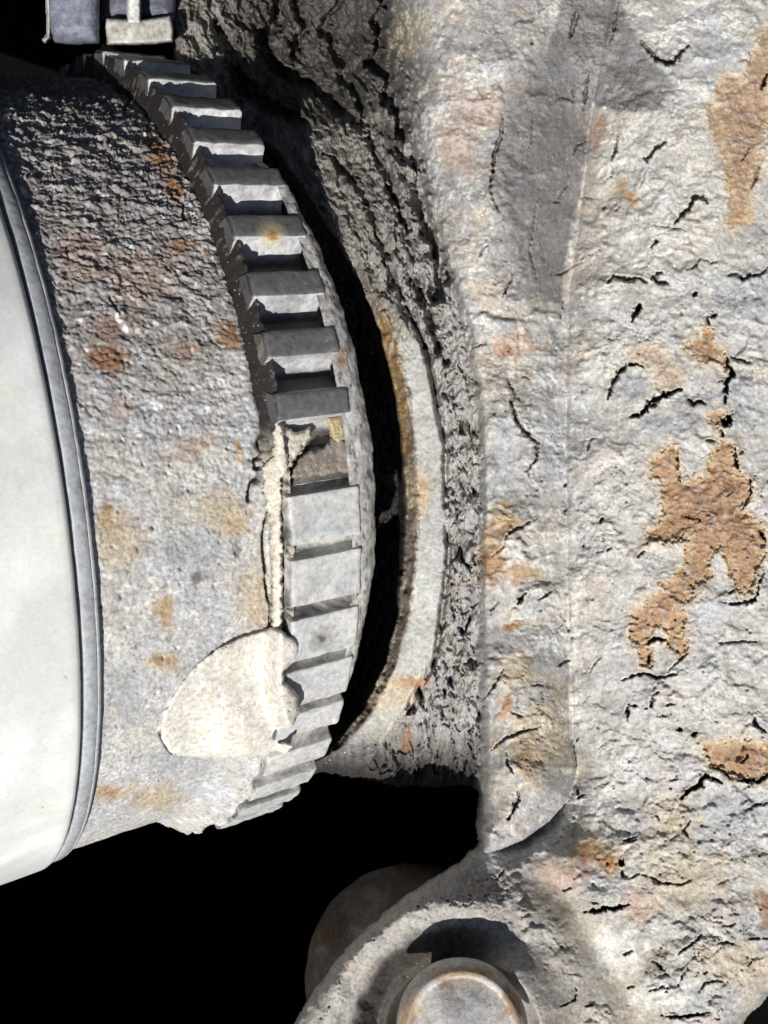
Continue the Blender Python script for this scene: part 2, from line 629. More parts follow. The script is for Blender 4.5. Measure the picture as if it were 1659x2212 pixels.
# lower right
ck(Z2, 4.0, [(440, 140), (415, 165), (392, 198)], 0.13)
ck(Z2, 2.4, [(570, 130), (500, 180)])
ck(Z2, 1.8, [(305, 185), (265, 225), (262, 270)])
ck(Z2, 3.0, [(1620, 70), (1600, 150), (1595, 182), (1520, 195), (1440, 195)], 0.1)
ck(Z2, 2.0, [(1490, 120), (1455, 145)])
ck(Z2, 3.8, [(1145, 378), (1085, 375), (1050, 400)], 0.14)
ck(Z2, 3.0, [(1065, 440), (1055, 500)])
ck(Z2, 2.0, [(1255, 440), (1215, 480), (1150, 540)])
ck(Z2, 3.0, [(920, 588), (960, 565), (1030, 545), (1100, 570), (1205, 552)], 0.09)
ck(Z2, 1.5, [(755, 545), (785, 500), (815, 465)])
ck(Z2, 3.2, [(1110, 640), (1080, 660), (1070, 710), (1035, 730)])
ck(Z2, 3.2, [(1000, 710), (950, 720), (950, 790)])
ck(Z2, 2.8, [(1190, 700), (1140, 715)])
ck(Z2, 1.8, [(1100, 765), (1160, 760), (1175, 750)])
ck(Z2, 3.6, [(1200, 832), (1225, 825)], 0.12)
ck(Z2, 4.0, [(1275, 862), (1305, 850)], 0.15)
ck(Z2, 1.8, [(1400, 395), (1490, 390), (1620, 388)])
ck(Z2, 3.0, [(1595, 760), (1590, 800), (1650, 850)])
ck(Z2, 4.2, [(1430, 1105), (1350, 1065), (1325, 1080), (1320, 1110), (1265, 1135), (1215, 1185)], 0.18, 1.2)
ck(Z2, 3.0, [(1659, 1060), (1610, 1095), (1570, 1090), (1500, 1085)], 0.1)
ck(Z2, 2.2, [(1515, 1005), (1555, 970), (1560, 940)])
ck(Z2, 2.2, [(1360, 1015), (1430, 1040), (1480, 1085)])
ck(Z2, 2.2, [(1659, 1200), (1600, 1215), (1540, 1245)])
ck(Z2, 2.6, [(330, 520), (270, 620), (215, 690)], 0.1)
ck(Z2, 2.6, [(515, 820), (430, 840), (340, 870), (260, 940)], 0.08)
ck(Z2, 1.8, [(360, 745), (430, 770)])
ck(Z2, 1.5, [(460, 605), (520, 608)])
ck(Z2, 2.6, [(340, 940), (345, 1000), (370, 1050)])
ck(Z2, 3.4, [(400, 1140), (395, 1200), (345, 1290)], 0.12)
ck(Z2, 2.0, [(590, 520), (640, 490), (660, 480)])
ck(Z2, 6.0, [(935, 1480), (915, 1515)], 0.25)
ck(Z2, 2.8, [(920, 1530), (930, 1583)])
ck(Z2, 1.8, [(1145, 1085), (1220, 1080)])
ck(Z2, 2.4, [(1060, 1275), (1100, 1265), (1110, 1290)])
ck(Z2, 1.8, [(930, 1405), (1000, 1385)])
ck(Z2, 2.2, [(1270, 1290), (1230, 1340), (1265, 1390)])
ck(Z2, 2.0, [(700, 870), (690, 890)], 0.12)
ck(Z2, 2.6, [(735, 1160), (700, 1175), (700, 1120)], 0.12)
# bottom right
ck(Z3, 4.2, [(638, 713), (700, 703), (800, 690), (885, 670)], 0.2)
ck(Z3, 2.4, [(885, 530), (930, 500), (985, 510), (1050, 545), (1170, 560), (1240, 530)])
ck(Z3, 2.6, [(1290, 830), (1250, 880), (1200, 910), (1155, 945)])
ck(Z3, 2.6, [(905, 925), (850, 950)])
ck(Z3, 2.2, [(1380, 888), (1430, 880), (1470, 890)])
ck(Z3, 2.0, [(1550, 862), (1659, 858)])
ck(Z3, 1.8, [(1400, 790), (1465, 785), (1470, 770)])
ck(Z3, 3.0, [(1060, 1290), (1140, 1298), (1240, 1290), (1335, 1272)], 0.12)
ck(Z3, 2.2, [(985, 1155), (1060, 1130), (1115, 1140)])
ck(Z3, 2.0, [(1440, 1105), (1350, 1095), (1310, 1110), (1270, 1165)])
ck(Z3, 4.0, [(1175, 1070), (1185, 1075)], 0.12)
ck(Z3, 2.4, [(1020, 985), (1060, 1020), (1095, 1060)])
ck(Z3, 1.8, [(1300, 1055), (1325, 1045)])
ck(Z3, 1.8, [(920, 1120), (870, 1140)])
ck(Z3, 2.0, [(590, 1130), (580, 1200), (500, 1240)])
ck(Z3, 1.6, [(635, 1240), (690, 1230)])
ck(Z3, 1.6, [(500, 600), (570, 570)])
ck(Z3, 2.0, [(840, 325), (900, 300), (930, 290)])
ck(Z3, 1.8, [(675, 660), (710, 662)])
ck(Z3, 1.6, [(1540, 1020), (1580, 970)])
ck(Z3, 1.4, [(1360, 1310), (1400, 1310)])
ck(Z3, 1.6, [(195, 470), (150, 520)])

# ================================================================== STEERING KNUCKLE
# valley line between the boss column and the broad right-hand plane
VAL = [(-200, 1330), (60, 1310), (280, 1272), (420, 1258), (640, 1228), (900, 1222), (1250, 1226), (1600, 1232), (1720, 1262), (1820, 1235), (2500, 1235)]
# edge of the bearing bore next to the toothed ring (v -> u)
BORE = [(-200, 150), (60, 300), (160, 455), (250, 540), (330, 630), (420, 690), (520, 752), (620, 808), (720, 848), (850, 880), (950, 895), (1080, 903),
        (1200, 899), (1330, 884), (1430, 858), (1530, 812), (1610, 745), (1680, 640), (2500, 300)]
BC = (1000.0, 2240.0)      # bolt centre


def knuckle_base(u, v):
    ctrl = [  # u, v, distance
        (380, 0, 10.9), (430, 80, 10.8), (520, 40, 11.3), (640, 20, 11.7), (740, 60, 11.6), (820, 30, 10.6), (880, 0, 9.75), (1000, 0, 9.35),
        (560, 200, 11.1), (640, 200, 11.2), (740, 200, 11.0), (830, 220, 10.1), (900, 220, 9.55), (1040, 250, 9.15), (1160, 250, 9.2), (1270, 250, 9.42),
        (1400, 100, 9.2), (1550, 100, 9.05), (1700, 60, 9.05), (1400, 300, 9.05), (1550, 320, 8.95), (1720, 320, 9.05), (1300, 0, 9.5), (1150, 0, 9.3),
        (600, 330, 10.45), (680, 330, 10.3), (780, 340, 10.2), (860, 360, 9.85), (920, 380, 9.5), (1040, 450, 9.1), (1150, 450, 9.13), (1240, 450, 9.35),
        (700, 460, 9.95), (800, 500, 9.75), (880, 520, 9.55), (950, 560, 9.35), (1040, 640, 9.15), (1150, 650, 9.13), (1225, 650, 9.25),
        (820, 650, 9.6), (880, 680, 9.45), (940, 700, 9.35), (880, 900, 9.42), (950, 900, 9.32), (1000, 900, 9.3), (1100, 900, 9.05), (1222, 900, 9.2),
        (905, 1100, 9.40), (950, 1150, 9.32), (1000, 1150, 9.3), (1100, 1200, 9.0), (1226, 1200, 9.15), (890, 1350, 9.55), (950, 1400, 9.45),
        (1000, 1400, 9.38), (1100, 1450, 9.05), (1226, 1450, 9.2), (820, 1560, 10.0), (900, 1580, 9.75), (1000, 1580, 9.5), (740, 1640, 10.35),
        (850, 1680, 10.2), (950, 1700, 10.0), (1030, 1750, 9.7), (1110, 1650, 9.2), (1220, 1650, 9.35), (1180, 1780, 9.4), (1300, 1760, 9.3),
        (1350, 650, 9.0), (1500, 650, 8.9), (1700, 650, 8.95), (1350, 950, 8.95), (1500, 950, 8.8), (1700, 950, 8.85), (1350, 1250, 8.92),
        (1500, 1250, 8.75), (1700, 1250, 8.8), (1350, 1550, 9.0), (1500, 1550, 8.8), (1700, 1550, 8.8), (1400, 1800, 8.95), (1550, 1800, 8.8), (1700, 1800, 8.8),
        (1080, 1840, 9.2), (1200, 1870, 9.15), (1000, 1900, 9.1), (1100, 1960, 8.95), (1250, 1980, 8.95), (1180, 2150, 8.85), (1300, 2100, 8.95), (1400, 2050, 8.9),
        (1360, 2212, 8.95), (1550, 2050, 8.7), (1700, 2050, 8.9), (1500, 2212, 8.75), (1700, 2250, 9.3), (1200, 2330, 8.85), (900, 1980, 9.0), (780, 2080, 9.05), (700, 2180, 9.2), (1000, 2420, 9.1), (1300, 2420, 9.15), (1600, 2420, 9.4), (800, 2380, 9.4), (600, 2380, 9.6), (1000, 2280, 8.95),
    ]
    D = tps(ctrl, u, v)
    # sharp valley
    vu = np.interp(v, [p[0] for p in VAL], [p[1] for p in VAL]) + 4 * fbm(u * 0 + 3.3, v / 40, 3, 5)
    du = u - vu
    amp = np.interp(v, [0, 200, 280, 620, 700, 1500, 1650, 1800, 1850], [.04, .16, .24, .22, .17, .20, .22, .12, 0])
    D += amp * np.where(du < 0, np.exp(np.minimum(du, 0) / 70), np.exp(-np.maximum(du, 0) / 28)) * 1.0
    # thin raised bead just right of the valley
    D -= 0.022 * (0.6 + 1.6 * fbm(u / 40, v / 60, 3, 108)) * np.exp(-((du - 9 - 8 * fbm(u / 60, v / 30, 3, 109)) / 7.0) ** 2) * sstep(640, 760, v) * (1 - sstep(1560, 1660, v))
    # step up from the flaking strip onto the boss column
    step_u = np.interp(v, [-200, 300, 500, 700, 900, 1100, 1300, 1500, 1700, 1840], [860, 900, 960, 1010, 1040, 1045, 1042, 1045, 1045, 1040]) + 10 * fbm(u / 45, v / 45, 4, 8)
    st = sstep(-14, 10, u - step_u)
    D += (1 - st) * np.interp(v, [0, 500, 700, 1200, 1700, 1900], [.0, .05, .16, .18, .22, 0])
    # flaking strip lower than the smooth collar face at its left
    in_u = np.interp(v, [300, 500, 640, 760, 900, 1000, 1200, 1400, 1500, 1650, 1700], [620, 720, 850, 915, 945, 965, 962, 942, 890, 800, 700]) + 9 * fbm(u / 30, v / 60, 4, 9)
    strip = sstep(-6, 8, u - in_u) * (1 - st) * (1 - sstep(1720, 1780, v))
    D += 0.10 * strip * sstep(500, 720, v)
    # column end
    colp = [(1030, 1300), (1232, 1300), (1236, 1600), (1246, 1660), (1228, 1725), (1185, 1775), (1130, 1815), (1080, 1835), (1020, 1850)]
    sd = poly_sd(u, v, colp)
    a = np.interp(v, [1350, 1600, 1720, 1830], [0, .24, .5, .5])
    k = np.clip(sd / 85.0, 0, 1)
    D -= a * (np.sqrt(1 - (1 - k) ** 2)) * sstep(1030, 1060, u)
    D += 0.22 * np.exp(-(np.maximum(-sd, 0) / 26) ** 2) * (sd < 0) * sstep(1560, 1680, v) * sstep(1050, 1130, u)
    # bore edge: chamfer then trench
    bu = np.interp(v, [p[0] for p in BORE], [p[1] for p in BORE]) + 5 * fbm(u / 26, v / 38, 4, 6)
    s = bu - u
    ch = np.interp(v, [-200, 500, 640, 800, 1200, 1500, 1600, 1700], [.0, .05, .22, .28, .28, .24, .14, .0])
    D += ch * sstep(-4, 26, s)
    D += np.interp(v, [-200, 150, 260, 400, 600, 1500, 1620, 1700], [0.0, .3, 1.2, 3.0, 4.2, 4.2, 1.6, 0]) * sstep(24, 42, s)
    # ball joint boss: rim, recess
    rho = np.hypot(u - BC[0], v - BC[1])
    ang = np.degrees(np.arctan2(v - BC[1], u - BC[0]))     # -90 is up, 180 left
    left = (1 - sstep(-100, -50, ang)) * (ang < 0) + (ang >= 90) * 1.0
    D += 0.6 * left * (1 - sstep(185, 240, rho + 10 * fbm(u / 40, v / 40, 3, 12)))
    D += 0.45 * (1 - sstep(140, 172, rho))
    D -= 0.16 * left * np.exp(-((rho - 292) / 30) ** 2)
    D -= 0.25 * np.exp(-(np.maximum(rho - 165, 0) / 55) ** 2) * (1 - left)
    # smooth channel down the right of the boss
    g = poly_dist(u, v, [(1120, 1840), (1210, 1930), (1310, 2070), (1430, 2260), (1500, 2400)])
    D += 0.13 * np.exp(-(g / 42) ** 2) * sstep(1830, 1950, v)
    return D, st, strip, s, rho, left, du, g, sd


def build_knuckle():
    step = 2.2
    U = np.arange(350, 1780, step)
    V = np.arange(-90, 2330, step)
    u, v = np.meshgrid(U, V)
    D, st, strip, s, rho, left, du, g, sdc = knuckle_base(u, v)
    # ---- roughness amplitude map
    flaky = np.clip(strip * sstep(450, 650, v), 0, 1)
    topl = (1 - sstep(800, 960, u - 0.14 * (v - 100))) * (1 - sstep(640, 800, v))       # coarse rough upper left
    topl = np.clip(topl * sstep(-40, 60, -s + 60), 0, 1)
    smooth_collar = (1 - strip) * (1 - st) * sstep(0, 12, -s) * sstep(600, 700, v) * (1 - sstep(1500, 1640, v))
    chamf = sstep(-6, 2, s) * sstep(560, 680, v)
    base_a = np.clip(1 - flaky - topl, 0, 1) * (1 - 0.6 * smooth_collar)
    chan = np.exp(-(g / 45) ** 2) * sstep(1830, 1950, v)
    base_a *= (1 - 0.8 * chan)
    dim = poly_sd(u, v, [(1085, 60), (1250, 40), (1275, 280), (1258, 420), (1228, 640), (1100, 640), (1075, 380)])
    dimm = sstep(-15, 25, dim)
    base_a *= (1 - 0.35 * dimm)
    base_a *= 0.30 + 0.62 * sstep(-0.22, 0.22, fbm(u / 120, v / 100, 4, 231, .6))
    base_a *= 1 - .7 * (1 - sstep(225, 300, rho))
    # general undulation
    wx = u + 14 * fbm(u / 60, v / 60, 3, 21)
    wy = v + 14 * fbm(u / 60, v / 60, 3, 22)
    H = 0.075 * fbm(wx / 130, wy / 110, 4, 1) * (0.4 + base_a)
    H += base_a * 0.026 * fbm(wx / 34, wy / 30, 4, 2, 0.6)
    H += base_a * 0.009 * fbm(u / 8.5, v / 8, 4, 3, 0.65)
    # scale plates: terraces with torn edges
    t = fbm(wx / 95, wy / 80, 5, 4, 0.55)
    q = t * 7.0
    tr = np.floor(q) + sstep(0.0, 0.10, q - np.floor(q))
    H += base_a * 0.013 * (tr - q) * sstep(-0.35, 0.2, fbm(u / 180, v / 180, 3, 30))
    # random little cracks along a thin band of a warped noise
    tt = fbm((wx + 0.35 * wy) / 30, (wy - .2 * wx) / 42, 4, 6, 0.6)
    gate = sstep(0.16, 0.30, fbm(u / 26, v / 24, 2, 7))
    H -= base_a * 0.06 * (1 - sstep(0.0, 0.024, np.abs(tt))) * gate * sstep(0.0, 0.2, fbm(u / 120, v / 120, 2, 107)) * (1 - chan)
    # pits
    f1, f2, idv = cells(u / 17, v / 17, 3)
    pit = (idv > 0.93) * (1 - sstep(0.05, 0.26, f1 + .1 * fbm(u / 5, v / 5, 2, 3)))
    H -= base_a * 0.05 * pit
    # scale plates of uneven height with broken borders
    pw = 26 * fbm(u / 46, v / 46, 4, 221, .6)
    pw2 = 26 * fbm(u / 46, v / 46, 4, 222, .6)
    g1, g2, gid = cells((u + .8 * pw) / 74, (v + pw2) / 62, 9)
    k1, k2, kid = cells((u + pw2) / 25, (v + pw) / 21, 10)
    edge_ = 1 - sstep(0.0, 0.10, g2 - g1)
    H += base_a * (1 - chan) * (0.036 * (gid - .5) * sstep(0.0, 0.07, g2 - g1) + 0.011 * (kid - .5) * sstep(0.0, 0.12, k2 - k1))
    # layers of scale that have let go: steps with torn edges
    t2 = fbm((wx + 9 * fbm(u / 12, v / 12, 3, 241)) / 210, (wy + 9 * fbm(u / 12, v / 12, 3, 242)) / 170, 5, 243, .48)
    lay = sstep(0.02, 0.032, t2) + sstep(.20, .212, t2) + sstep(-.19, -.178, t2)
    H += 0.013 * lay * np.clip((base_a - .35) * 4, 0, 1) * (1 - smooth_collar) * (1 - chan)
    # upper left: coarse, torn, running diagonally (down to the right)
    a = math.radians(62)
    x2 = (u * math.cos(a) + v * math.sin(a)) / 1.0
    y2 = (-u * math.sin(a) + v * math.cos(a)) / 1.0
    wob = 26 * fbm(u / 55, v / 55, 3, 24)
    rg = ridged(x2 / 120, (y2 + wob) / 34, 4, 11, 0.6)
    chunk = fbm((x2 + wob) / 26, (y2 + wob) / 16, 4, 12, 0.62)
    H += topl * (0.20 * (rg - .3) + 0.13 * chunk)
    rg2 = ridged((u + wob) / 42, v / 120, 4, 211, 0.6)
    right_ = sstep(640, 800, u - .25 * (v - 200))
    H += topl * right_ * 0.20 * (rg2 - .35)
    for pts, w, dep in [([(835, -60), (820, 60), (812, 130), (850, 210), (868, 300), (905, 380), (915, 470), (945, 540), (950, 640)], 15, .55),
                        ([(760, -60), (700, 60), (742, 150), (790, 240), (810, 330), (850, 420), (880, 500)], 9, .30),
                        ([(590, -60), (600, 40), (560, 90), (600, 150), (680, 190), (760, 260)], 15, .4),
                        ([(470, 60), (500, 130), (520, 190), (570, 230), (640, 262)], 15, .35),
                        ([(640, 0), (655, 60), (630, 120)], 10, .3), ([(700, 330), (760, 380), (800, 450), (830, 560), (850, 620)], 6, .18),
                        ([(900, 600), (915, 650), (935, 700), (945, 760)], 9, .3)]:
        dd = poly_dist(u + 16 * fbm(u / 34, v / 34, 4, 212, .6), v + 16 * fbm(u / 34, v / 34, 4, 213, .6), pts)
        ww = w * (1.0 + 1.6 * fbm(u / 40, v / 40, 3, 214))
        H -= np.clip(topl + (v < 800) * flaky, 0, 1) * dep * (1 - sstep(0.3, 1.5, dd / np.maximum(ww, 1.0)))
    # flaking strip: long vertical splinters with deep gaps
    fw = u + 16 * fbm(u / 40, v / 50, 3, 15)
    sp = ridged(fw / 30, v / 120, 4, 13, 0.6)
    sp2 = fbm(u / 17, v / 24, 3, 14, 0.55)
    H += flaky * (0.20 * (sp - 0.35) + 0.05 * sp2)
    fq = fbm(fw / 30, v / 80, 3, 16, 0.5)
    holes = sstep(0.16, 0.26, fq) * sstep(-0.25, 0.1, fbm(u / 60, v / 90, 2, 116))
    H -= flaky * 0.22 * holes * sstep(0.1, .3, fbm(u / 50, v / 120, 2, 118))
    H -= flaky * 0.08 * (1 - sstep(0.0, 0.05, np.abs(fbm(fw / 34, v / 95, 3, 117, .5))))
    # chamfer of the bore
    H += chamf * (0.075 * fbm(u / 10, v / 26, 5, 17, 0.65) + 0.05 * ridged(u / 22, v / 50, 3, 18))
    # main dark seam between collar face and strip
    seam_u = np.interp(v, [560, 640, 760, 900, 960, 1080, 1200, 1330, 1420, 1500], [835, 868, 925, 950, 962, 962, 970, 955, 940, 905]) + 5 * fbm(u / 20, v / 22, 4, 19)
    seam = np.exp(-((u - seam_u) / 5.5) ** 2) * sstep(560, 640, v) * (1 - sstep(1430, 1520, v))
    H -= 0.22 * seam * sstep(-0.5, -0.1, fbm(u / 60, v / 60, 2, 20))
    # ---- drawn cracks
    jx = 3.2 * fbm(u / 8, v / 8, 3, 25) + 3 * fbm(u / 22, v / 22, 2, 125)
    jy = 3.2 * fbm(u / 8, v / 8, 3, 26) + 3 * fbm(u / 22, v / 22, 2, 126)
    crack = np.zeros(u.shape)
    for pts, w, dep, lip in CRACKS:
        xs = [p[0] for p in pts]
        ys = [p[1] for p in pts]
        m = 40
        c0 = max(int((min(xs) - m - U[0]) / step), 0)
        c1 = min(int((max(xs) + m - U[0]) / step), len(U) - 1)
        r0 = max(int((min(ys) - m - V[0]) / step), 0)
        r1 = min(int((max(ys) + m - V[0]) / step), len(V) - 1)
        if c1 <= c0 or r1 <= r0:
            continue
        sl = (slice(r0, r1), slice(c0, c1))
        uu = u[sl] + jx[sl]
        vv = v[sl] + jy[sl]
        d, tt_ = poly_dist_t(uu, vv, pts)
        tap = np.clip(4 * tt_ * (1 - tt_), 0, 1) ** 0.55
        ww = w * (0.25 + 0.75 * tap) * (1.0 + 1.9 * fbm(u[sl] / 11, v[sl] / 11, 3, 27))
        prof = (1 - sstep(0.35, 1.5, d / np.maximum(ww, 0.5))) * (0.45 + 0.55 * tap)
        H[sl] -= dep * (1.3 if w >= 3 else 0.8) * prof * (1 - 0.7 * topl[sl])
        # torn lip curling up on the lower left (sunward) side
        off = poly_dist(uu + 7, vv - 6, pts)
        H[sl] += lip * 0.022 * np.exp(-(off / 9.0) ** 2) * (1 - prof)
        crack[sl] = np.maximum(crack[sl], prof)
    D = D - H
    # ---- outline: what is knuckle and what is open air
    cav = [(300, 1700), (560, 1700), (690, 1662), (760, 1672), (850, 1690), (940, 1694), (1020, 1690), (1040, 1712), (1036, 1780), (1040, 1822),
           (1000, 1862), (950, 1893), (905, 1922), (850, 1962), (800, 2006), (755, 2050), (715, 2100), (672, 2158), (640, 2215), (600, 2300), (540, 2420), (300, 2420)]
    scav = -poly_sd(u, v, cav) + 7 * fbm(u / 22, v / 26, 4, 31)
    topc = [(300, -200), (372, -200), (376, 60), (385, 160), (420, 210), (460, 290), (300, 700)]
    stop = -poly_sd(u, v, topc) + 5 * fbm(u / 22, v / 22, 3, 32)
    corner = [(1668, 2130), (1640, 2165), (1610, 2190), (1590, 2225), (1560, 2500), (1900, 2500), (1900, 2130)]
    scor = -poly_sd(u, v, corner) + 3 * fbm(u / 22, v / 22, 3, 33)
    out = np.minimum(np.minimum(scav, stop), scor)
    # surface rolls off into a real side wall near that outline
    roll = np.clip(1 - out / 26.0, 0, 1)
    D = D + 0.28 * (1 - np.sqrt(np.maximum(1 - np.minimum(roll, 1) ** 2, 0)))
    wall = np.clip(-out / 7.0, 0, 1)
    D = D + 1.5 * wall
    keep = out > -7.5
    # ---- colour
    c = np.empty(u.shape + (3,))
    c[:] = GREY
    n1 = fbm(u / 150, v / 130, 5, 50, 0.6)
    n2 = fbm(u / 60, v / 60, 5, 51, 0.6)
    n3 = fbm(u / 22, v / 20, 5, 52, 0.65)
    c = blend(c, BLUE, 0.75 * sstep(0.0, 0.3, n1 + .4 * n2))
    c = blend(c, TAN * 1.0, 0.55 * sstep(0.02, 0.35, -n1 + .5 * n3))
    c = blend(c, PINK, 0.45 * sstep(0.12, 0.4, fbm(u / 90, v / 90, 4, 53) + .3 * n3))
    c = blend(c, np.array([.30, .30, .31]), 0.6 * sstep(0.05, .3, fbm(u / 75, v / 48, 4, 56, .6)))
    c = blend(c, WHITE, 0.75 * sstep(0.08, 0.42, n3 + 0.5 * n2) * (1 - dimm * .7))
    c = blend(c, DARK, 0.6 * sstep(0.12, 0.5, -n3 - .4 * n2))
    c = c * (1 + (0.30 * (gid - .45) + 0.22 * (kid - .5)) * np.clip(base_a, 0, 1))[..., None]
    c = c * (0.90 + 0.075 * lay)[..., None]
    c = blend(c, WHITE * 1.05, 0.35 * edge_ * sstep(0, .3, n3 + .1))
    # wide colour zones
    c = blend(c, np.array([0.50, 0.50, 0.48]), 0.5 * sstep(1240, 1290, u) * (1 - sstep(1850, 2050, v)))
    c = blend(c, WHITE * 1.05, 0.6 * sstep(-.3, .3, n2 + .5 * n3) * np.exp(-((du - 12 - 10 * n2) / 16) ** 2) * sstep(640, 760, v) * (1 - sstep(1500, 1640, v)))  # bright edge along the fold painted in as a highlight
    c = blend(c, np.array([0.43, 0.44, 0.42]), 0.8 * smooth_collar)
    gp = [(1088, 230), (1068, 330), (1062, 400), (1078, 470), (1092, 560), (1112, 650), (1212, 655), (1232, 490), (1252, 430), (1282, 225), (1330, 240), (1420, 240), (1462, 186), (1405, 128), (1368, 72), (1330, -60), (1230, -60), (1180, 120), (1110, 150)]
    gm = sstep(-5, 6, poly_sd(u, v, gp) + 12 * fbm(u / 30, v / 30, 4, 215, .6))
    gl = sstep(-40, 40, poly_sd(u, v, gp) + 12 * fbm(u / 30, v / 30, 4, 215, .6))
    gm = np.where(u > 1180, gm, gl)
    c = blend(c, np.array([0.155, 0.152, 0.155]), 0.9 * gm * np.clip(0.9 + .45 * n2, 0, 1))
    c = blend(c, np.array([0.50, 0.46, 0.40]), 0.5 * (1 - gm) * sstep(0, 12, u - np.interp(v, [230, 640], [1280, 1210])) * (1 - sstep(10, 170, u - np.interp(v, [230, 640], [1290, 1230]))) * sstep(230, 300, v) * (1 - sstep(600, 680, v)))
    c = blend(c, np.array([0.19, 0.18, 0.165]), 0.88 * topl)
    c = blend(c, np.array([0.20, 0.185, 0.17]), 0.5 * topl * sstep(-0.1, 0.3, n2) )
    c = blend(c, np.array([0.32, 0.31, 0.30]), 0.85 * flaky)
    c = blend(c, DBROWN, 0.55 * flaky * sstep(0.1, 0.4, fbm(u / 24, v / 70, 4, 54)))
    c = blend(c, BLUE, 0.4 * flaky * sstep(0.1, 0.3, fbm(u / 30, v / 50, 4, 55)))
    c = blend(c, np.array([0.20, 0.165, 0.13]) * (1 + .5 * n3[..., None]), 0.9 * chamf)
    c = blend(c, np.array([0.34, 0.32, 0.29]), 0.55 * sstep(1860, 1960, v) * (1 - sstep(1250, 1330, u - .6 * (v - 2000))))
    c = blend(c, np.array([0.40, 0.365, 0.29]), 0.75 * chan)
    c = blend(c, np.array([0.032, 0.025, 0.021]), 0.95 * left * (1 - sstep(222, 262, rho + 10 * fbm(u / 40, v / 40, 3, 12))))  # recess painted near-black for the shade inside it
    # shade painted on where the collar underside begins
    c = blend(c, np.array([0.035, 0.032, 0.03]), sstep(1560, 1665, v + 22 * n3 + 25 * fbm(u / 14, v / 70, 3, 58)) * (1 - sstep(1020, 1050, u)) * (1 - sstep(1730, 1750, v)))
    # shade painted into the coarse upper part next to the ring
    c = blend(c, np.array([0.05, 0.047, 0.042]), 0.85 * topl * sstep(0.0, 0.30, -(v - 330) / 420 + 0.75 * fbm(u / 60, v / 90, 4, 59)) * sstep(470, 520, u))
    rusts = [
        (OCHRE, 0.9, [(1275, 1840, 36, 30), (1320, 1860, 26, 26)]),
        (RUST * 1.1, 0.8, [(1262, 1845, 14, 18), (1312, 1866, 22, 20)]),
        (OCHRE, 0.75, [(1362, 425, 34, 14, 40), (1345, 400, 16, 12), (1610, 470, 22, 20), (1300, 270, 12, 20)]),
        (PINK * 1.1, 0.8, [(1288, 290, 16, 40), (1110, 745, 60, 34), (1380, 1960, 40, 40), (1220, 1890, 60, 40)]),
        (RUSTD, 0.7, [(1090, 760, 20, 14)]),
        (OCHRE, 0.8, [(1068, 1200, 36, 70), (1090, 1130, 36, 40), (1120, 1235, 40, 26)]),
        (RUST, 0.6, [(1058, 1230, 22, 40)]),
        (RUST * 1.3, 0.85, [(1105, 1352, 24, 9, -15), (1092, 1522, 14, 20), (912, 1062, 16, 32), (878, 1475, 32, 14), (905, 1475, 20, 12), (1082, 1545, 14, 9)]),
        (TAN * 1.05, 0.7, [(1150, 1590, 80, 70), (1110, 1450, 50, 40), (900, 1070, 30, 60), (840, 1500, 60, 40)]),
        (OCHRE, 0.6, [(1135, 1640, 30, 40)]),
        (np.array([.40, .35, .22]), 0.45, [(885, 60, 46, 46), (875, 95, 40, 20)]),
        (PINK * .85, 0.6, [(1030, 240, 60, 50), (990, 320, 50, 60)]),
        (OCHRE * .75, 0.95, [(832, 715, 16, 40), (850, 800, 17, 60), (868, 880, 13, 60)]),
        (RUST, 0.7, [(880, 1600, 14, 34), (880, 960, 10, 40)]),
        (BLUE, 0.8, [(1615, 640, 90, 60), (1095, 700, 20, 18), (1590, 860, 60, 60), (1570, 1760, 90, 50), (1360, 835, 34, 40), (1085, 980, 40, 80), (1440, 920, 70, 30)]),
        (BLUE * 1.25, 0.7, [(1480, 60, 90, 50), (1560, 120, 60, 60), (1545, 1320, 50, 30)]),
        (WHITE, 0.8, [(1460, 60, 60, 60), (1340, 330, 40, 40), (1400, 560, 60, 30), (1330, 2060, 60, 60), (1420, 2150, 60, 40), (1180, 1180, 20, 30), (1120, 1180, 40, 30)]),
        (RUST, 0.8, [(1655, 1960, 24, 46)]),
        (TAN * .95, 0.6, [(1480, 1900, 120, 80), (1600, 2080, 100, 60), (1450, 1760, 60, 60)]),
    ]
    wet = np.zeros(u.shape)
    for i, (rc, mx, ells) in enumerate(rusts):
        mm = np.zeros(u.shape)
        for j, e in enumerate(ells):
            mm = np.maximum(mm, blob(u, v, e, 0.5, 0.75, i, 22))
        c = blend(c, rc * (1 + 0.35 * n3[..., None]), mx * mm)
        # paler halo of ochre round the strong rust
        if mx > 0.8:
            h = np.zeros(u.shape)
            for e in ells:
                e2 = list(e)
                e2[2] *= 1.3
                e2[3] *= 1.25
                h = np.maximum(h, blob(u, v, e2, 0.5, 0.5, i, 26))
            c = blend(c, np.array([0.55, 0.42, 0.25]), 0.45 * np.clip(h - mm, 0, 1))
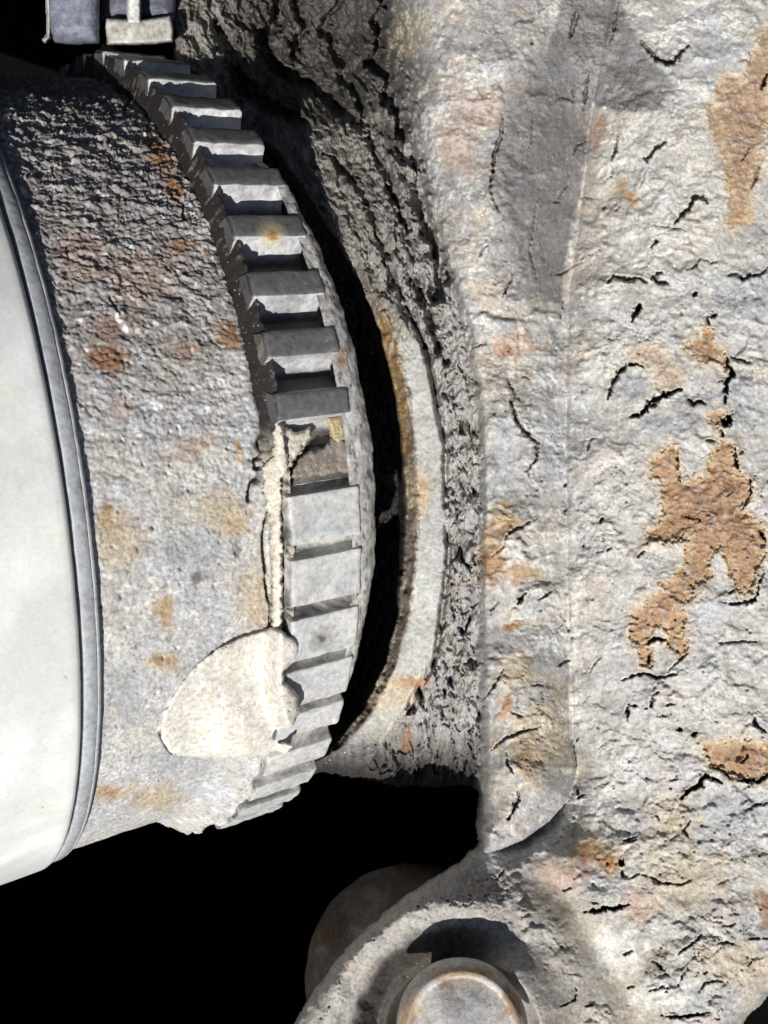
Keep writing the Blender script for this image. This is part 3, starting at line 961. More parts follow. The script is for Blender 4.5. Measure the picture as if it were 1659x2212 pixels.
    # rust lies in sockets where scale has come off: torn outlines, a small real step
    P1 = (zz(Z1, [(1130, 900), (1155, 960), (1165, 1100), (1290, 1100), (1330, 1010), (1370, 920), (1385, 850), (1350, 790), (1330, 740), (1360, 705), (1430, 715), (1390, 800), (1400, 870), (1470, 910), (1480, 1060), (1555, 1090),
                  (1570, 1200), (1510, 1260), (1600, 1330), (1640, 1400), (1640, 1500), (1600, 1600), (1570, 1730), (1480, 1720), (1440, 1600), (1400, 1490), (1345, 1520), (1335, 1640)])
          + zz(Z2, [(1340, 80), (1240, 200), (1240, 380), (1255, 430), (1215, 465), (1165, 420), (1145, 330), (1090, 310), (1060, 380), (1065, 500), (1020, 510), (1000, 420), (965, 360), (970, 250), (1060, 180), (1140, 90), (1200, 40)])
          + zz(Z1, [(1190, 1570), (1205, 1440), (1120, 1450), (1060, 1440), (970, 1470), (980, 1410), (1060, 1340), (1080, 1250), (1060, 1100), (1010, 1070), (1010, 990), (1060, 950)]))
    P2 = zz(Z1, [(1310, 240), (1350, 280), (1370, 340), (1430, 410), (1425, 480), (1360, 430), (1290, 460), (1220, 370), (1190, 350), (1270, 300)])
    P3 = zz(Z2, [(1320, 900), (1500, 880), (1700, 900), (1700, 1060), (1620, 1092), (1500, 1085), (1430, 1030), (1360, 1010)])
    P4 = [(1564, 162), (1600, 165), (1630, 120), (1652, 60), (1670, 60), (1668, 180), (1640, 380), (1605, 480), (1572, 496), (1574, 420), (1562, 340), (1525, 245), (1545, 215)]
    P5 = zz(Z1, [(960, 370), (1060, 350), (1110, 440), (1190, 510), (1150, 590), (1030, 590), (1020, 500), (960, 460), (900, 420), (890, 370)])
    big = np.zeros(u.shape)
    wq = 20 * fbm(u / 24, v / 24, 5, 216, .62)
    nr = fbm(u / 26, v / 26, 5, 217, .62)
    nf = fbm(u / 7, v / 7, 3, 218, .6)
    for pl, strength, deep in ((P1, 1, 1), (P2, 1, 1), (P3, 1, 1), (P4, .85, .6), (P5, .6, .3)):
        xs = [p[0] for p in pl]
        ys = [p[1] for p in pl]
        sel = (u > min(xs) - 60) & (u < max(xs) + 60) & (v > min(ys) - 60) & (v < max(ys) + 60)
        sdp = poly_sd(u[sel], v[sel], pl) + wq[sel]
        m = sstep(-4, 6, sdp + 12 * nf[sel]) * strength * (0.62 + 0.38 * sstep(-.35, .05, nr[sel] + .4 * nf[sel]))
        halo = sstep(-26, 0, sdp) * (1 - sstep(-1, 10, sdp))
        cc = c[sel]
        cc = blend(cc, np.array([0.52, 0.42, 0.28]), 0.5 * halo * strength)
        core = sstep(2, 26, sdp + 34 * nr[sel])
        rc = OCHRE[None] * (1 - core[:, None]) + RUST[None] * core[:, None]
        rc = blend(rc, np.array([.40, .29, .18]), .6 * sstep(0.0, .3, nr[sel]))
        rc = blend(rc, RUSTD, .75 * sstep(0.05, .35, -nr[sel]) * core)
        rc = blend(rc, np.array([.22, .17, .17]), .6 * sstep(0.22, .42, -nr[sel]) * core)
        rc = rc * (1 + .35 * nf[sel][:, None])
        c[sel] = blend(cc, rc, .93 * m)
        big[sel] = np.maximum(big[sel], m * deep)
    D = D + 0.045 * big
    c = c * (1 + 0.38 * fbm(u / 5.5, v / 5.5, 3, 219, .6) * (1 - .6 * smooth_collar))[..., None]
    c = blend(c, DBROWN, 0.75 * crack)
    c = blend(c, np.array([0.012, 0.011, 0.010]), 0.97 * sstep(22, 32, s) * sstep(230, 330, v))  # shade of the gap painted near-black into the trench colour
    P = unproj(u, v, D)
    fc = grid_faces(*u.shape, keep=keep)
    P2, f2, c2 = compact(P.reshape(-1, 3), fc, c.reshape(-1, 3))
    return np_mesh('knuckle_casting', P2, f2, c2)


knuckle = thing('steering_knuckle', 'large flaking grey steering knuckle casting with orange rust patches filling the right side', 'steering knuckle', (1.2, -0.5, -9.5))
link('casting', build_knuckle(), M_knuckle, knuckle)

# ================================================================== CV JOINT HOUSING
body_stains = [
    (RUST, 0.9, [(500, 725, 34, 34), (410, 530, 52, 22), (340, 330, 22, 70, -25), (375, 400, 20, 40, -20), (235, 775, 44, 34)]),
    (RUSTD, 0.6, [(225, 770, 40, 30), (400, 755, 30, 24), (240, 710, 46, 30)]),
    (OCHRE * 1.05, 0.85, [(232, 1118, 24, 40), (502, 1130, 30, 26), (355, 1325, 22, 44), (515, 975, 12, 24)]),
    (TAN, 0.8, [(345, 1430, 44, 26), (240, 1715, 50, 24), (330, 1720, 70, 34), (560, 1300, 50, 90), (480, 1100, 60, 50), (260, 1170, 60, 70)]),
    (RUST * 1.2, 0.6, [(372, 1425, 16, 12), (342, 1425, 16, 10), (235, 1712, 34, 10)]),
    (DBROWN * 1.3, 0.9, [(385, 1198, 20, 24), (430, 1240, 16, 14), (425, 1252, 18, 12), (508, 1190, 14, 14)]),
    (DBROWN, 0.9, [(298, 1024, 6, 5), (158, 1412, 6, 5), (185, 1530, 6, 6)]),
    (np.array([.85, .85, .84]), 1.0, [(342, 880, 15, 9), (332, 872, 8, 6), (270, 708, 6, 10, -30), (255, 690, 5, 14, -30)]),
    (WHITE, 0.7, [(590, 1250, 20, 110), (585, 960, 18, 60), (460, 1000, 60, 40), (300, 1640, 60, 50), (400, 1560, 40, 50), (440, 500, 40, 60), (500, 820, 60, 60)]),
    (PINK, 0.6, [(420, 970, 60, 20, -25), (260, 880, 30, 30), (300, 600, 90, 60), (180, 560, 60, 60)]),
    (BLUE * 1.15, 0.7, [(420, 1180, 90, 60), (280, 1500, 50, 80), (450, 1440, 60, 60), (400, 1640, 120, 40)]),
]


def build_body():
    S = np.arange(-2.9, -0.60, 0.0125)
    TH = np.radians(np.arange(-100, 112, 0.17))
    s, th = np.meshgrid(S, TH)
    r = np.full(s.shape, R_BODY) - 0.0 * s
    u, v = proj(cyl(s, th, r))
    # worn shoulder at the ring end
    edge = S_BODY - 0.035 * np.maximum(fbm(th * 9, s * 0 + 2.2, 4, 61), -0.3) - 0.09 * np.exp(-((v - 960) / 26) ** 2) - 0.05 * np.exp(-((v - 1060) / 14) ** 2)
    edge = edge + 0.03 * sstep(36, 50, np.degrees(th)) * (1 + .9 * fbm(th * 40, s * 0 + 1, 4, 161))
    e = (edge - s)
    k = np.clip(e / 0.10, 0, 1)
    r = r - 0.10 * (1 - np.sqrt(1 - (1 - k) ** 2)) - 0.6 * sstep(0.0, 0.05, -e)
    a1 = np.interp(v, [100, 350, 700, 1000, 1300, 1900], [0.088, 0.066, 0.042, 0.025, 0.015, 0.012])
    x = s * 235
    y = th * 4.2 * 235
    wx = x + 10 * fbm(x / 50, y / 50, 3, 62)
    wy = y + 10 * fbm(x / 50, y / 50, 3, 63)
    H = a1 * (1.0 * fbm(wx / 34, wy / 19, 6, 64, 0.72)) + 0.42 * a1 * fbm(wx / 9, wy / 6, 4, 65, .75) * (0.5 + 1.2 * sstep(-.2, .2, fbm(x / 70, y / 60, 3, 165)))
    q1, q2, qid = cells((x + 12 * fbm(x / 20, y / 20, 3, 166)) / 40, (y + 12 * fbm(x / 20, y / 20, 3, 168)) / 22, 12)
    H += 0.45 * a1 * (qid - .5) * sstep(0, .12, q2 - q1)
    H += 0.018 * fbm(x / 120, y / 120, 3, 66)
    H += 0.010 * fbm(x / 8, y / 7, 3, 67, 0.6)
    f1, f2, idv = cells(x / 20, y / 20, 5)
    H -= 0.03 * (idv > 0.90) * (1 - sstep(0.05, 0.22, f1)) * sstep(700, 1000, v)
    # cracks and flakes measured on the photograph
    BCK = [([(570, 985), (552, 995), (552, 1012), (558, 1012)], 4), ([(568, 1012), (560, 1035), (545, 1045), (538, 1080)], 5), ([(585, 1105), (575, 1130), (570, 1160), (572, 1200), (576, 1240)], 4.5),
           ([(574, 1250), (580, 1290), (588, 1310), (585, 1350)], 3.5), ([(300, 195), (285, 215), (270, 235)], 3), ([(375, 430), (395, 440), (400, 480)], 2.2),
           ([(385, 1360), (350, 1400)], 0.1), ([(235, 635), (258, 680)], 0.8),
           ([(590, 1355), (560, 1362), (545, 1368), (500, 1385), (455, 1415), (430, 1445), (400, 1478), (375, 1525), (355, 1560), (350, 1595), (360, 1615), (372, 1628)], 2.2),
           ([(352, 1570), (345, 1585), (350, 1600)], 1.5), ([(535, 1650), (520, 1690), (500, 1712), (470, 1735), (430, 1750)], 5.0), ([(478, 1745), (450, 1765), (400, 1760)], 4)]
    crack = np.zeros(s.shape)
    for pts, w in BCK:
        d = poly_dist(u + 2.2 * fbm(x / 7, y / 7, 3, 68), v + 2.2 * fbm(x / 7, y / 7, 3, 69), pts)
        p = 1 - sstep(0.4, 1.5, d / max(w, 1.4))
        p = p * min(1.0, w)
        H -= (0.03 + 0.03 * w) * p
        crack = np.maximum(crack, p)
    low = sstep(34, 50, np.degrees(th))
    r = r + H * np.clip(k + .3, 0, 1) + 0.25 * low * sstep(-1.15, -0.74, s) * (1 + .4 * fbm(th * 16, s * 8, 4, 171))
    P = cyl(s, th, r)
    c = np.empty(s.shape + (3,))
    c[:] = np.array([0.50, 0.50, 0.495])
    n1 = fbm(x / 140, y / 140, 5, 70, 0.6)
    n2 = fbm(x / 50, y / 50, 5, 71, 0.6)
    n3 = fbm(x / 18, y / 16, 5, 72, 0.65)
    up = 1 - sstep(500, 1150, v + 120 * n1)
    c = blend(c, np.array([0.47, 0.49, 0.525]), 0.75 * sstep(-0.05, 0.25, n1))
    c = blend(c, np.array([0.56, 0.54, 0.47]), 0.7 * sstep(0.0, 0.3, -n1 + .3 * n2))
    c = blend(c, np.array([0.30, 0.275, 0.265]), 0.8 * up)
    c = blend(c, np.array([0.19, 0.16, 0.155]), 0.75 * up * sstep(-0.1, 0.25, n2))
    c = blend(c, np.array([0.70, 0.70, 0.68]), 0.8 * sstep(0.06, 0.36, n3 + .4 * n2))
    c = c * (1 + .35 * fbm(x / 6, y / 6, 3, 167, .6))[..., None]
    c = blend(c, DARK, 0.55 * sstep(0.12, 0.45, -n3 - .3 * n2))
    for i, (rc, mx, ells) in enumerate(body_stains):
        mm = np.zeros(s.shape)
        for el in ells:
            mm = np.maximum(mm, blob(u, v, el, 0.55, 0.85, i + 20, 17))
        c = blend(c, rc * (1 + 0.35 * n3[..., None]), mx * mm)
    c = blend(c, DBROWN * .7, 0.8 * crack)
    c = blend(c, DBROWN * .6, 0.9 * sstep(-0.01, 0.03, -e))
    c = blend(c, np.array([.05, .045, .04]), 0.9 * (1 - sstep(140, 300, v + 90 * n2)))  # shaded top of the housing painted dark
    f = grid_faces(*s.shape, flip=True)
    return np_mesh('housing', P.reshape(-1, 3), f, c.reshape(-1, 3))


joint = thing('joint_housing', 'pitted grey joint housing with rust spots between the clamp and the toothed ring', 'joint housing', CC + AX * -1.6)
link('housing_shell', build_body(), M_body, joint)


def revolve(profile, th0, th1, dth, wob=0.0, seed=0):
    """profile: list of (s, r); sweeps it round the shaft"""
    TH = np.radians(np.arange(th0, th1 + dth / 2, dth))
    S = np.array([p[0] for p in profile])
    R_ = np.array([p[1] for p in profile])
    s, th = np.meshgrid(S, TH)
    r = np.broadcast_to(R_, s.shape).copy()
    if wob:
        r += wob * fbm(th * 14, s * 6, 4, seed)
        s = s + wob * fbm(th * 18, s * 3 + 5, 3, seed + 1)
    return cyl(s, th, r).reshape(-1, 3), grid_faces(*s.shape, flip=True)


# ================================================================== BOOT CLAMP AND BOOT COLLAR
clamp = thing('boot_clamp', 'narrow blue grey steel clamp band at the edge of the pale boot collar', 'clamp', CC + AX * -2.4)
cw = 0.155
P_, f_ = revolve([(S_CLAMP - cw - .004, R_CLAMP - .10), (S_CLAMP - cw, R_CLAMP + .012), (S_CLAMP - cw + .006, R_CLAMP + .022), (S_CLAMP - cw + .012, R_CLAMP + .024), (S_CLAMP - 0.050, R_CLAMP + .022),
                  (S_CLAMP - 0.045, R_CLAMP + .016)], -110, 118, 0.6, 0.006, 80)
link('band', np_mesh('band', P_, f_), M_clamp, clamp)
P_, f_ = revolve([(S_CLAMP - 0.044, R_CLAMP - .02), (S_CLAMP - 0.042, R_CLAMP + .015), (S_CLAMP - 0.03, R_CLAMP + .016), (S_CLAMP - 0.008, R_CLAMP + .004), (S_CLAMP, R_CLAMP - .02), (S_CLAMP + .002, R_CLAMP - .12)], -110, 118, 0.6, 0.006, 82)
link('folded_edge', np_mesh('folded_edge', P_, f_), M_clamp, clamp)

boot = thing('boot_collar', 'smooth cream white boot collar in full sun at the left edge', 'boot collar', CC + AX * -3.4)
SB0 = S_CLAMP - cw
prof = [(SB0 + .03, R_CLAMP - .10), (SB0 - .022, R_CLAMP - .06), (SB0 - .030, R_CLAMP + .02), (SB0 - .045, R_CLAMP + .05), (SB0 - .08, R_CLAMP + .062)]
prof += [(SB0 - .08 - i * .05, R_CLAMP + .062 + 0.0015 * i) for i in range(1, 50)]
prof += [(SB0 - 2.65, R_CLAMP + .05), (SB0 - 2.8, R_CLAMP - .15), (SB0 - 3.2, R_CLAMP - .7), (SB0 - 4.2, R_CLAMP - .9)]
P_, f_ = revolve(prof, -110, 118, 0.6, 0.004, 84)
link('collar', np_mesh('collar', P_, f_), M_steel_band, boot)


def wrap_plate(s0, s1, t0, t1, r, h, nS=12, nT=30):
    """thin raised plate lying on the shaft surface"""
    S = np.linspace(s0, s1, nS)
    T = np.radians(np.linspace(t0, t1, nT))
    s, th = np.meshgrid(S, T)
    rr = np.full(s.shape, r + h)
    rr[0] = rr[-1] = r - .02
    rr[:, 0] = rr[:, -1] = r - .02
    s[:, 0] = s[:, 1]
    s[:, -1] = s[:, -2]
    th[0] = th[1]
    th[-1] = th[-2]
    return cyl(s, th, rr).reshape(-1, 3), grid_faces(*s.shape, flip=True)


P_, f_ = wrap_plate(SB0 - 2.4, SB0 - 0.27, -24, 2, R_CLAMP + .066, .035)
link('crimp_plate', np_mesh('crimp_plate', P_, f_, smooth=False), M_steel_band, boot)

# ================================================================== TOOTHED RING
ring = thing('toothed_ring', 'cracked steel toothed sensor ring with shiny square teeth round the joint', 'toothed ring', CC + AX * -0.35)
R_ROOT = RR - 0.285
P_, f_ = revolve([(S_RING0 + .02, R_ROOT - .35), (S_RING0 + .01, R_ROOT - .01), (S_RING0 + .03, R_ROOT), (-0.35, R_ROOT), (-0.03, R_ROOT), (0.0, R_ROOT - .02), (0.01, R_ROOT - .3)], -115, 120, 0.5, 0.012, 90)
link('root_band', np_mesh('root_band', P_, f_), M_ringbase, ring)


for a0, a1, rr_ in ((9.5, 34.5, RR - 0.142), (33.5, 72, RR - 0.175)):
    P_, f_ = revolve([(S_RING0 + .012, R_ROOT - .35), (S_RING0 + .012, rr_ - .02), (S_RING0 + .03, rr_), (-0.35, rr_), (-0.02, rr_), (0.012, rr_ - .03), (0.012, R_ROOT - .3)], a0, a1, 0.5, 0.012, 94)
    link('groove_dirt', np_mesh('groove_dirt', P_, f_), M_groovedirt, ring)


def tooth_mesh(w0, seed, hgt=0.275, hw_top=0.115, hw_bot=0.285):
    """one tooth: profile round the shaft extruded along it; local frame: x axis along shaft, y along th, z radial"""
    rs = np.random.default_rng(seed)
    prof = []
    # half a groove (round bottomed), crisp corner, land
    wg = hw_bot - hw_top
    for a_ in np.linspace(0, math.pi / 2, 11):
        d = wg * math.sin(a_)
        prof.append((-hw_bot + d, hgt * 0.93 * (1 - math.cos(a_) ** 1.5)))
    prof.append((-hw_top + 0.008, hgt * 0.965))
    prof.append((-hw_top + 0.022, hgt * 0.987))
    prof.append((-hw_top + 0.045, hgt))
    prof.append((-hw_top * 0.35, hgt * 1.005))
    n = len(prof)
    prof = prof + [(-y, z) for y, z in prof[::-1]]
    prof = np.array(prof)
    xs = np.array([0, 0.006, 0.02, 0.05, .1, .2, .3, .4, .5, .6, .65, .68, .7, .708])
    xs = xs / xs[-1] * w0
    V = []
    nx = len(xs)
    for i, x in enumerate(xs):
        ins = 1.0
        dz = 0.0
        if i == 0 or i == nx - 1:
            dz = 0.025
        elif i == 1 or i == nx - 2:
            dz = 0.008
        for (y, z) in prof:
            jj = 0.006 * math.sin(x * 23 + y * 31 + seed) + rs.normal(0, 0.0022)
            V.append((x, y * (1 - dz * 1.2), z - dz * (z > .05) + jj * (z > .02)))
    V = np.array(V)
    m = len(prof)
    f = grid_faces(nx, m, flip=False).tolist()
    return V, f, m, nx


def hwt(V):
    return np.abs(V[V[:, 2] > V[:, 2].max() * .965][:, 1]).max() + 0.004


def make_tooth(name, th, V, f, m, nx, mat, r0=None, s0=S_RING0, share=None, lean=0.0):
    if share is None:
        me = bpy.data.meshes.new('tooth')
        VV = V / 100.0
        faces = list(f)
        faces.append(list(range(m - 1, -1, -1)))
        faces.append([(nx - 1) * m + k for k in range(m)])
        me.from_pydata([tuple(p) for p in VV], [], faces)
        for p in me.polygons:
            p.use_smooth = len(p.vertices) == 4
        me.materials.append(mat)
        me.update()
        at = me.attributes.new('land', 'FLOAT', 'POINT')
        zt = V[:, 2].max()
        ar = me.attributes.new('root', 'FLOAT', 'POINT')
        ar.data.foreach_set('value', np.maximum(1 - sstep(0.05, 0.32, V[:, 2] / zt), (V[:, 1] < -hwt(V)) * (1 - sstep(.6, .95, V[:, 2] / zt))).astype(np.float32))  # groove shade put into the colour: floors and up-facing walls
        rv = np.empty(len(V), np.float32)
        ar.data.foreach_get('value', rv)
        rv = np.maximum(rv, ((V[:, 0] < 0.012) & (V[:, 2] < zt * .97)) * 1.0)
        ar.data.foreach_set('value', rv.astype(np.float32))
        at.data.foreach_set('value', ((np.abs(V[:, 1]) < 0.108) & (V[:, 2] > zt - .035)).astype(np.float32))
    else:
        me = share
    o = bpy.data.objects.new(name, me)
    COL.objects.link(o)
    er = math.cos(th) * E1 + math.sin(th) * E2
    et = -math.sin(th) * E1 + math.cos(th) * E2
    o.parent = ring
    r0 = RR - V[:, 2].max() if r0 is None else r0
    org = world_(CC + s0 * AX + r0 * er)
    M = Matrix(((AX[0], et[0], er[0], org[0]), (AX[1], et[1], er[1], org[1]), (AX[2], et[2], er[2], org[2]), (0, 0, 0, 1)))
    o.matrix_parent_inverse = Matrix.Translation(-ring.location)
    o.matrix_basis = M
    return o


def build_crud():
    S = np.linspace(-0.84, -0.66, 22)
    TH = np.radians(np.arange(-112, 118, 0.3))
    s, th = np.meshgrid(S, TH)
    t = (s + 0.84) / 0.18
    x, y = s * 235, th * 1000
    top = np.interp(np.degrees(th), [-112, 0, 8, 34, 44, 62, 74, 118], [RR - .05, RR - .05, RR - .05, RR - .06, 4.26, 4.2, 4.1, 4.0])
    r = 4.02 + (top - 4.02) * sstep(0.25, 1.0, t) ** 0.8 + 0.08 * fbm(x / 9, y / 16, 5, 91, .65) + .03 * fbm(x / 40, y / 40, 3, 92)
    c = np.empty(s.shape + (3,))
    n = fbm(x / 12, y / 16, 4, 93, .65)
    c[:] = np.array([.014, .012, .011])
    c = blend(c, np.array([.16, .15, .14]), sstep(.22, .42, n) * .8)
    c = blend(c, np.array([.5, .46, .38]), .8 * sstep(3, 9, np.degrees(th)) * (1 - sstep(46, 60, np.degrees(th))) * sstep(-.2, .1, n))
    return np_mesh('crud', cyl(s, th, r).reshape(-1, 3), grid_faces(*s.shape, flip=True), c.reshape(-1, 3))


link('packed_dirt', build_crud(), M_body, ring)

# upper edge of each land, in degrees round the ring (uneven: the ring has split and crept)
starts = [-88.5, -80.6, -72.8, -64.9, -57.0, -48.7, -40.9, -33.8, -27.0, -19.8, -12.5, -5.6, 1.2, 7.2, 12.2, 19.4, 26.6, 33.6, 40.6, 47.8, 55.0, 62.2, 69.4]
protos = [tooth_mesh(S_RING1 - S_RING0, k) for k in range(4)] + [tooth_mesh(S_RING1 - S_RING0, 20 + k, hgt=0.135, hw_top=0.215) for k in range(4)] + [tooth_mesh(S_RING1 - S_RING0, 30 + k, hgt=0.17, hw_top=0.155) for k in range(4)]
shared = [None] * 12
for i, st_ in enumerate(starts):
    k = i % 4 + (4 if 10 < st_ < 34 else 8 if st_ >= 34 else 0)
    th = math.radians(st_ + (1.25, 2.65, 1.9)[k // 4])
    if abs(st_ - 7.2) < .01:
        # the broken tooth: only its right stump is left
        V, f, m, nx = tooth_mesh(0.34, 9, hgt=0.12)
        V = V.copy()
        V[:, 2] *= 0.55 + 0.45 * sstep(0.0, 0.25, V[:, 0])
        b_ = make_tooth('tooth', th, V, f, m, nx, M_tooth, r0=R_ROOT, s0=S_RING0 + .36)
        b_.data.materials[0] = M_groovedirt
        b_['label'] = 'broken stump of a tooth beside the pale mud'
        continue
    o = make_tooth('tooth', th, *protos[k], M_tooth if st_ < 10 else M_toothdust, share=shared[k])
    shared[k] = o.data

# caked rim past the outer end of the teeth
def build_rim():
    S = np.linspace(-0.09, 0.44, 40)
    TH = np.radians(np.arange(-36, 50, 0.3))
    s, th = np.meshgrid(S, TH)
    x = s * 235
    y = th * 4.5 * 235
    w = np.interp(np.degrees(th), [-36, -24, -10, 10, 22, 34, 50], [0.03, .09, .2, .25, .22, .12, .03]) + 0.03 * fbm(y / 60, y * 0, 4, 95)
    k = np.clip(s / np.maximum(w, .02), 0, 1.3)
    r = RR - 0.035 - 0.10 * k ** 2 - 2.4 * sstep(1.0, 1.2, k) + 0.02 * fbm(x / 16, y / 16, 4, 96) + .02 * fbm(x / 60, y / 60, 3, 97)
    fade = sstep(-34, -24, np.degrees(th)) * (1 - sstep(36, 46, np.degrees(th)))
    r -= 0.2 * (1 - fade)
    c = np.empty(s.shape + (3,))
    n = fbm(x / 30, y / 30, 5, 98)
    c[:] = np.array([0.40, 0.395, 0.385])
    c = blend(c, WHITE, sstep(-.1, .3, n) * .7)
    c = blend(c, DARK, sstep(.1, .4, -n) * .7)
    c = blend(c, DBROWN * .5, sstep(.22, .34, fbm(x / 9, y / 26, 4, 99)) * .9)
    P = cyl(s, th, r)
    u, v = proj(P)
    c = blend(c, RUST, 0.8 * blob(u, v, (738, 775, 10, 28), .4, .4, 3))
    return np_mesh('rim', P.reshape(-1, 3), grid_faces(*s.shape, flip=True), c.reshape(-1, 3))


link('outer_rim', build_rim(), M_body, ring)['label'] = 'dirt caked grey rim at the outer ends of the teeth'

# ================================================================== DRIED MUD bridging housing and ring
def build_mud(poly, r, lift, step=1.7, seed=100, base=CREAM, jag=4.0, edge_d=0.10, relief=0.009):
    xs = [p[0] for p in poly]
    ys = [p[1] for p in poly]
    u, v = np.meshgrid(np.arange(min(xs) - 15, max(xs) + 15, step), np.arange(min(ys) - 15, max(ys) + 15, step))
    D = cyl_hit(u, v, r[0] + (r[1] - r[0]) * sstep(560, 612, u - 0.35 * np.maximum(v - 1520, 0)) * (1 - .6 * sstep(1460, 1620, v) * (1 - sstep(590, 620, u))) + r[2] * sstep(1440, 1600, v) * sstep(400, 540, u))
    sd = poly_sd(u, v, poly) + jag * fbm(u / 18, v / 18, 4, seed)
    D = D - lift * np.clip(sd / 8.0, 0, 1) ** .5 - relief * fbm(u / 30, v / 30, 5, seed + 1, .6) + edge_d * np.clip(-sd / 4, 0, 1)
    f1, f2, idv = cells(u / 12, v / 12, 8)
    pit = (idv > .92) * (1 - sstep(.05, .2, f1))
    D = D + 0.02 * pit
    keep = (sd > -4.5) & np.isfinite(D)
    D = np.where(np.isfinite(D), D, 10)
    c = np.empty(u.shape + (3,))
    n = fbm(u / 60, v / 60, 5, seed + 3, .6)
    n3 = fbm(u / 15, v / 15, 4, seed + 4, .6)
    c[:] = base
    c = blend(c, np.array(base) * np.array([1.03, .98, .90]), .5 * sstep(-.1, .3, n))
    c = blend(c, np.array(base) * np.array([.88, .89, .93]), .7 * sstep(0, .3, -n))
    c = blend(c, np.array(base) * np.array([.75, .65, .5]), .3 * sstep(.1, .4, n3))
    P, f, cc = compact(unproj(u, v, D).reshape(-1, 3), grid_faces(*u.shape, keep=keep), c.reshape(-1, 3))
    return np_mesh('mud', P, f, cc)


mud = thing('dried_mud', 'smooth cream cake of dried mud bridging the housing and the ring teeth', 'dried mud', unproj(480, 1500, 9.8))
MUDP = [(588, 1360), (610, 1366), (640, 1388), (643, 1412), (628, 1432), (612, 1448), (610, 1475), (622, 1482), (642, 1505), (646, 1535), (632, 1565), (604, 1572), (600, 1605), (628, 1612), (612, 1630), (560, 1632),
        (440, 1634), (390, 1632), (368, 1622), (352, 1600), (347, 1570), (356, 1538), (376, 1500), (402, 1462), (434, 1428), (468, 1402), (508, 1384), (548, 1368)]
link('mud_cake', build_mud(MUDP, (4.20, 4.52, 0.22), 0.035), M_mud, mud)
seamp = [(585, 880), (600, 885), (610, 925), (640, 935), (668, 928), (670, 945), (655, 962), (640, 985), (625, 1010), (606, 1030), (606, 1100), (608, 1200), (608, 1300), (608, 1368), (590, 1366), (592, 1300), (588, 1200), (584, 1120), (572, 1060),
         (568, 1010), (590, 985), (592, 930)]
seam = tag(link('mud_seam', build_mud(seamp, (4.23, 4.42, 0), 0.02, seed=120, base=np.array([.62, .59, .52]), jag=11, relief=.022), M_mud), 'ragged pale crust of mud filling the joint beside the broken tooth', 'mud crust')

BRK = [(628, 1034), (766, 1016), (758, 962), (738, 948), (716, 950), (700, 968), (672, 972), (650, 992), (634, 1012)]
link('rust_crust', build_mud(BRK, (4.40, 4.40, 0), 0.03, seed=140, base=np.array([.27, .235, .21]), jag=6, relief=.03), M_body, ring)['label'] = 'brown crust filling the break between two teeth'
BRK2 = [(708, 902), (742, 900), (748, 948), (728, 962), (716, 940)]
link('rust_crust', build_mud(BRK2, (4.40, 4.40, 0), 0.03, seed=145, base=np.array([.46, .38, .22]), jag=4, relief=.03), M_body, ring)['label'] = 'small tan crust at the right of the break'

# ================================================================== BALL JOINT BOLT and shadowed lobe behind
def dome(center, nrm, R0, prof, wob, seed, base, patches=(), nth=120):
    """lathe round nrm; prof = [(radius fraction, height cm)]"""
    nrm = np.array(nrm, float)
    nrm /= np.linalg.norm(nrm)
    t1 = np.cross(nrm, [0, 1, 0])
    t1 /= np.linalg.norm(t1)
    t2 = np.cross(nrm, t1)
    pr = np.array(prof)
    a, i = np.meshgrid(np.linspace(0, 2 * np.pi, nth), np.arange(len(pr)))
    rr = pr[i, 0] * R0
    hh = pr[i, 1].astype(float)
    x = rr * np.cos(a)
    y = rr * np.sin(a)
    n = fbm(x * 2.2, y * 2.2 + 3 * hh, 5, seed, .62)
    rr2 = rr * (1 + wob * .5 * n)
    P = np.array(center) + (rr2 * np.cos(a))[..., None] * t1 + (rr2 * np.sin(a))[..., None] * t2 + (hh + wob * .5 * fbm(x * 5, y * 5 + hh, 4, seed + 1, .65))[..., None] * nrm
    u, v = proj(P)
    c = np.empty(rr.shape + (3,))
    c[:] = base
    nn = fbm(x * 3, y * 3 + hh, 5, seed + 2, .65)
    c = blend(c, WHITE, .6 * sstep(0, .35, nn))
    c = blend(c, DARK * 1.1, .5 * sstep(.08, .4, -nn))
    for j, (cc, mx, e) in enumerate(patches):
        c = blend(c, cc * (1 + .3 * nn[..., None]), mx * blob(u, v, e, .45, .5, 60 + j, 22))
    return np_mesh('dome', P.reshape(-1, 3), grid_faces(*rr.shape, flip=True), c.reshape(-1, 3))


BD = 8.3
bc = unproj(1000, 2232, BD)
prof = [(0.0, .05)] + [(0.04 * k, 0.05 + 0.0 - 0.0006 * k * k * .5) for k in range(1, 20)]
prof += [(.80, .02), (.86, -.01), (.91, -.05), (.95, -.10), (.98, -.15), (1.0, -.21), (.95, -.27), (.8, -.32), (.6, -.36), (.55, -1.0)]
bolt = thing('ball_joint_stud', 'round rusty rimmed stud end sitting in the socket at the bottom', 'stud', bc)
link('stud_head', dome(bc, (-.04, .30, 1), 0.54, prof, .04, 130, np.array([.56, .545, .52]),
                       [(OCHRE, .75, (1000, 2100, 90, 16)), (OCHRE * 1.1, .7, (880, 2190, 22, 70, 20)), (RUST, .85, (1108, 2170, 18, 46, -20)), (RUST * .9, .6, (962, 2125, 22, 14)), (BLUE * 1.2, .6, (1000, 2200, 60, 50))]), M_knuckle, bolt)

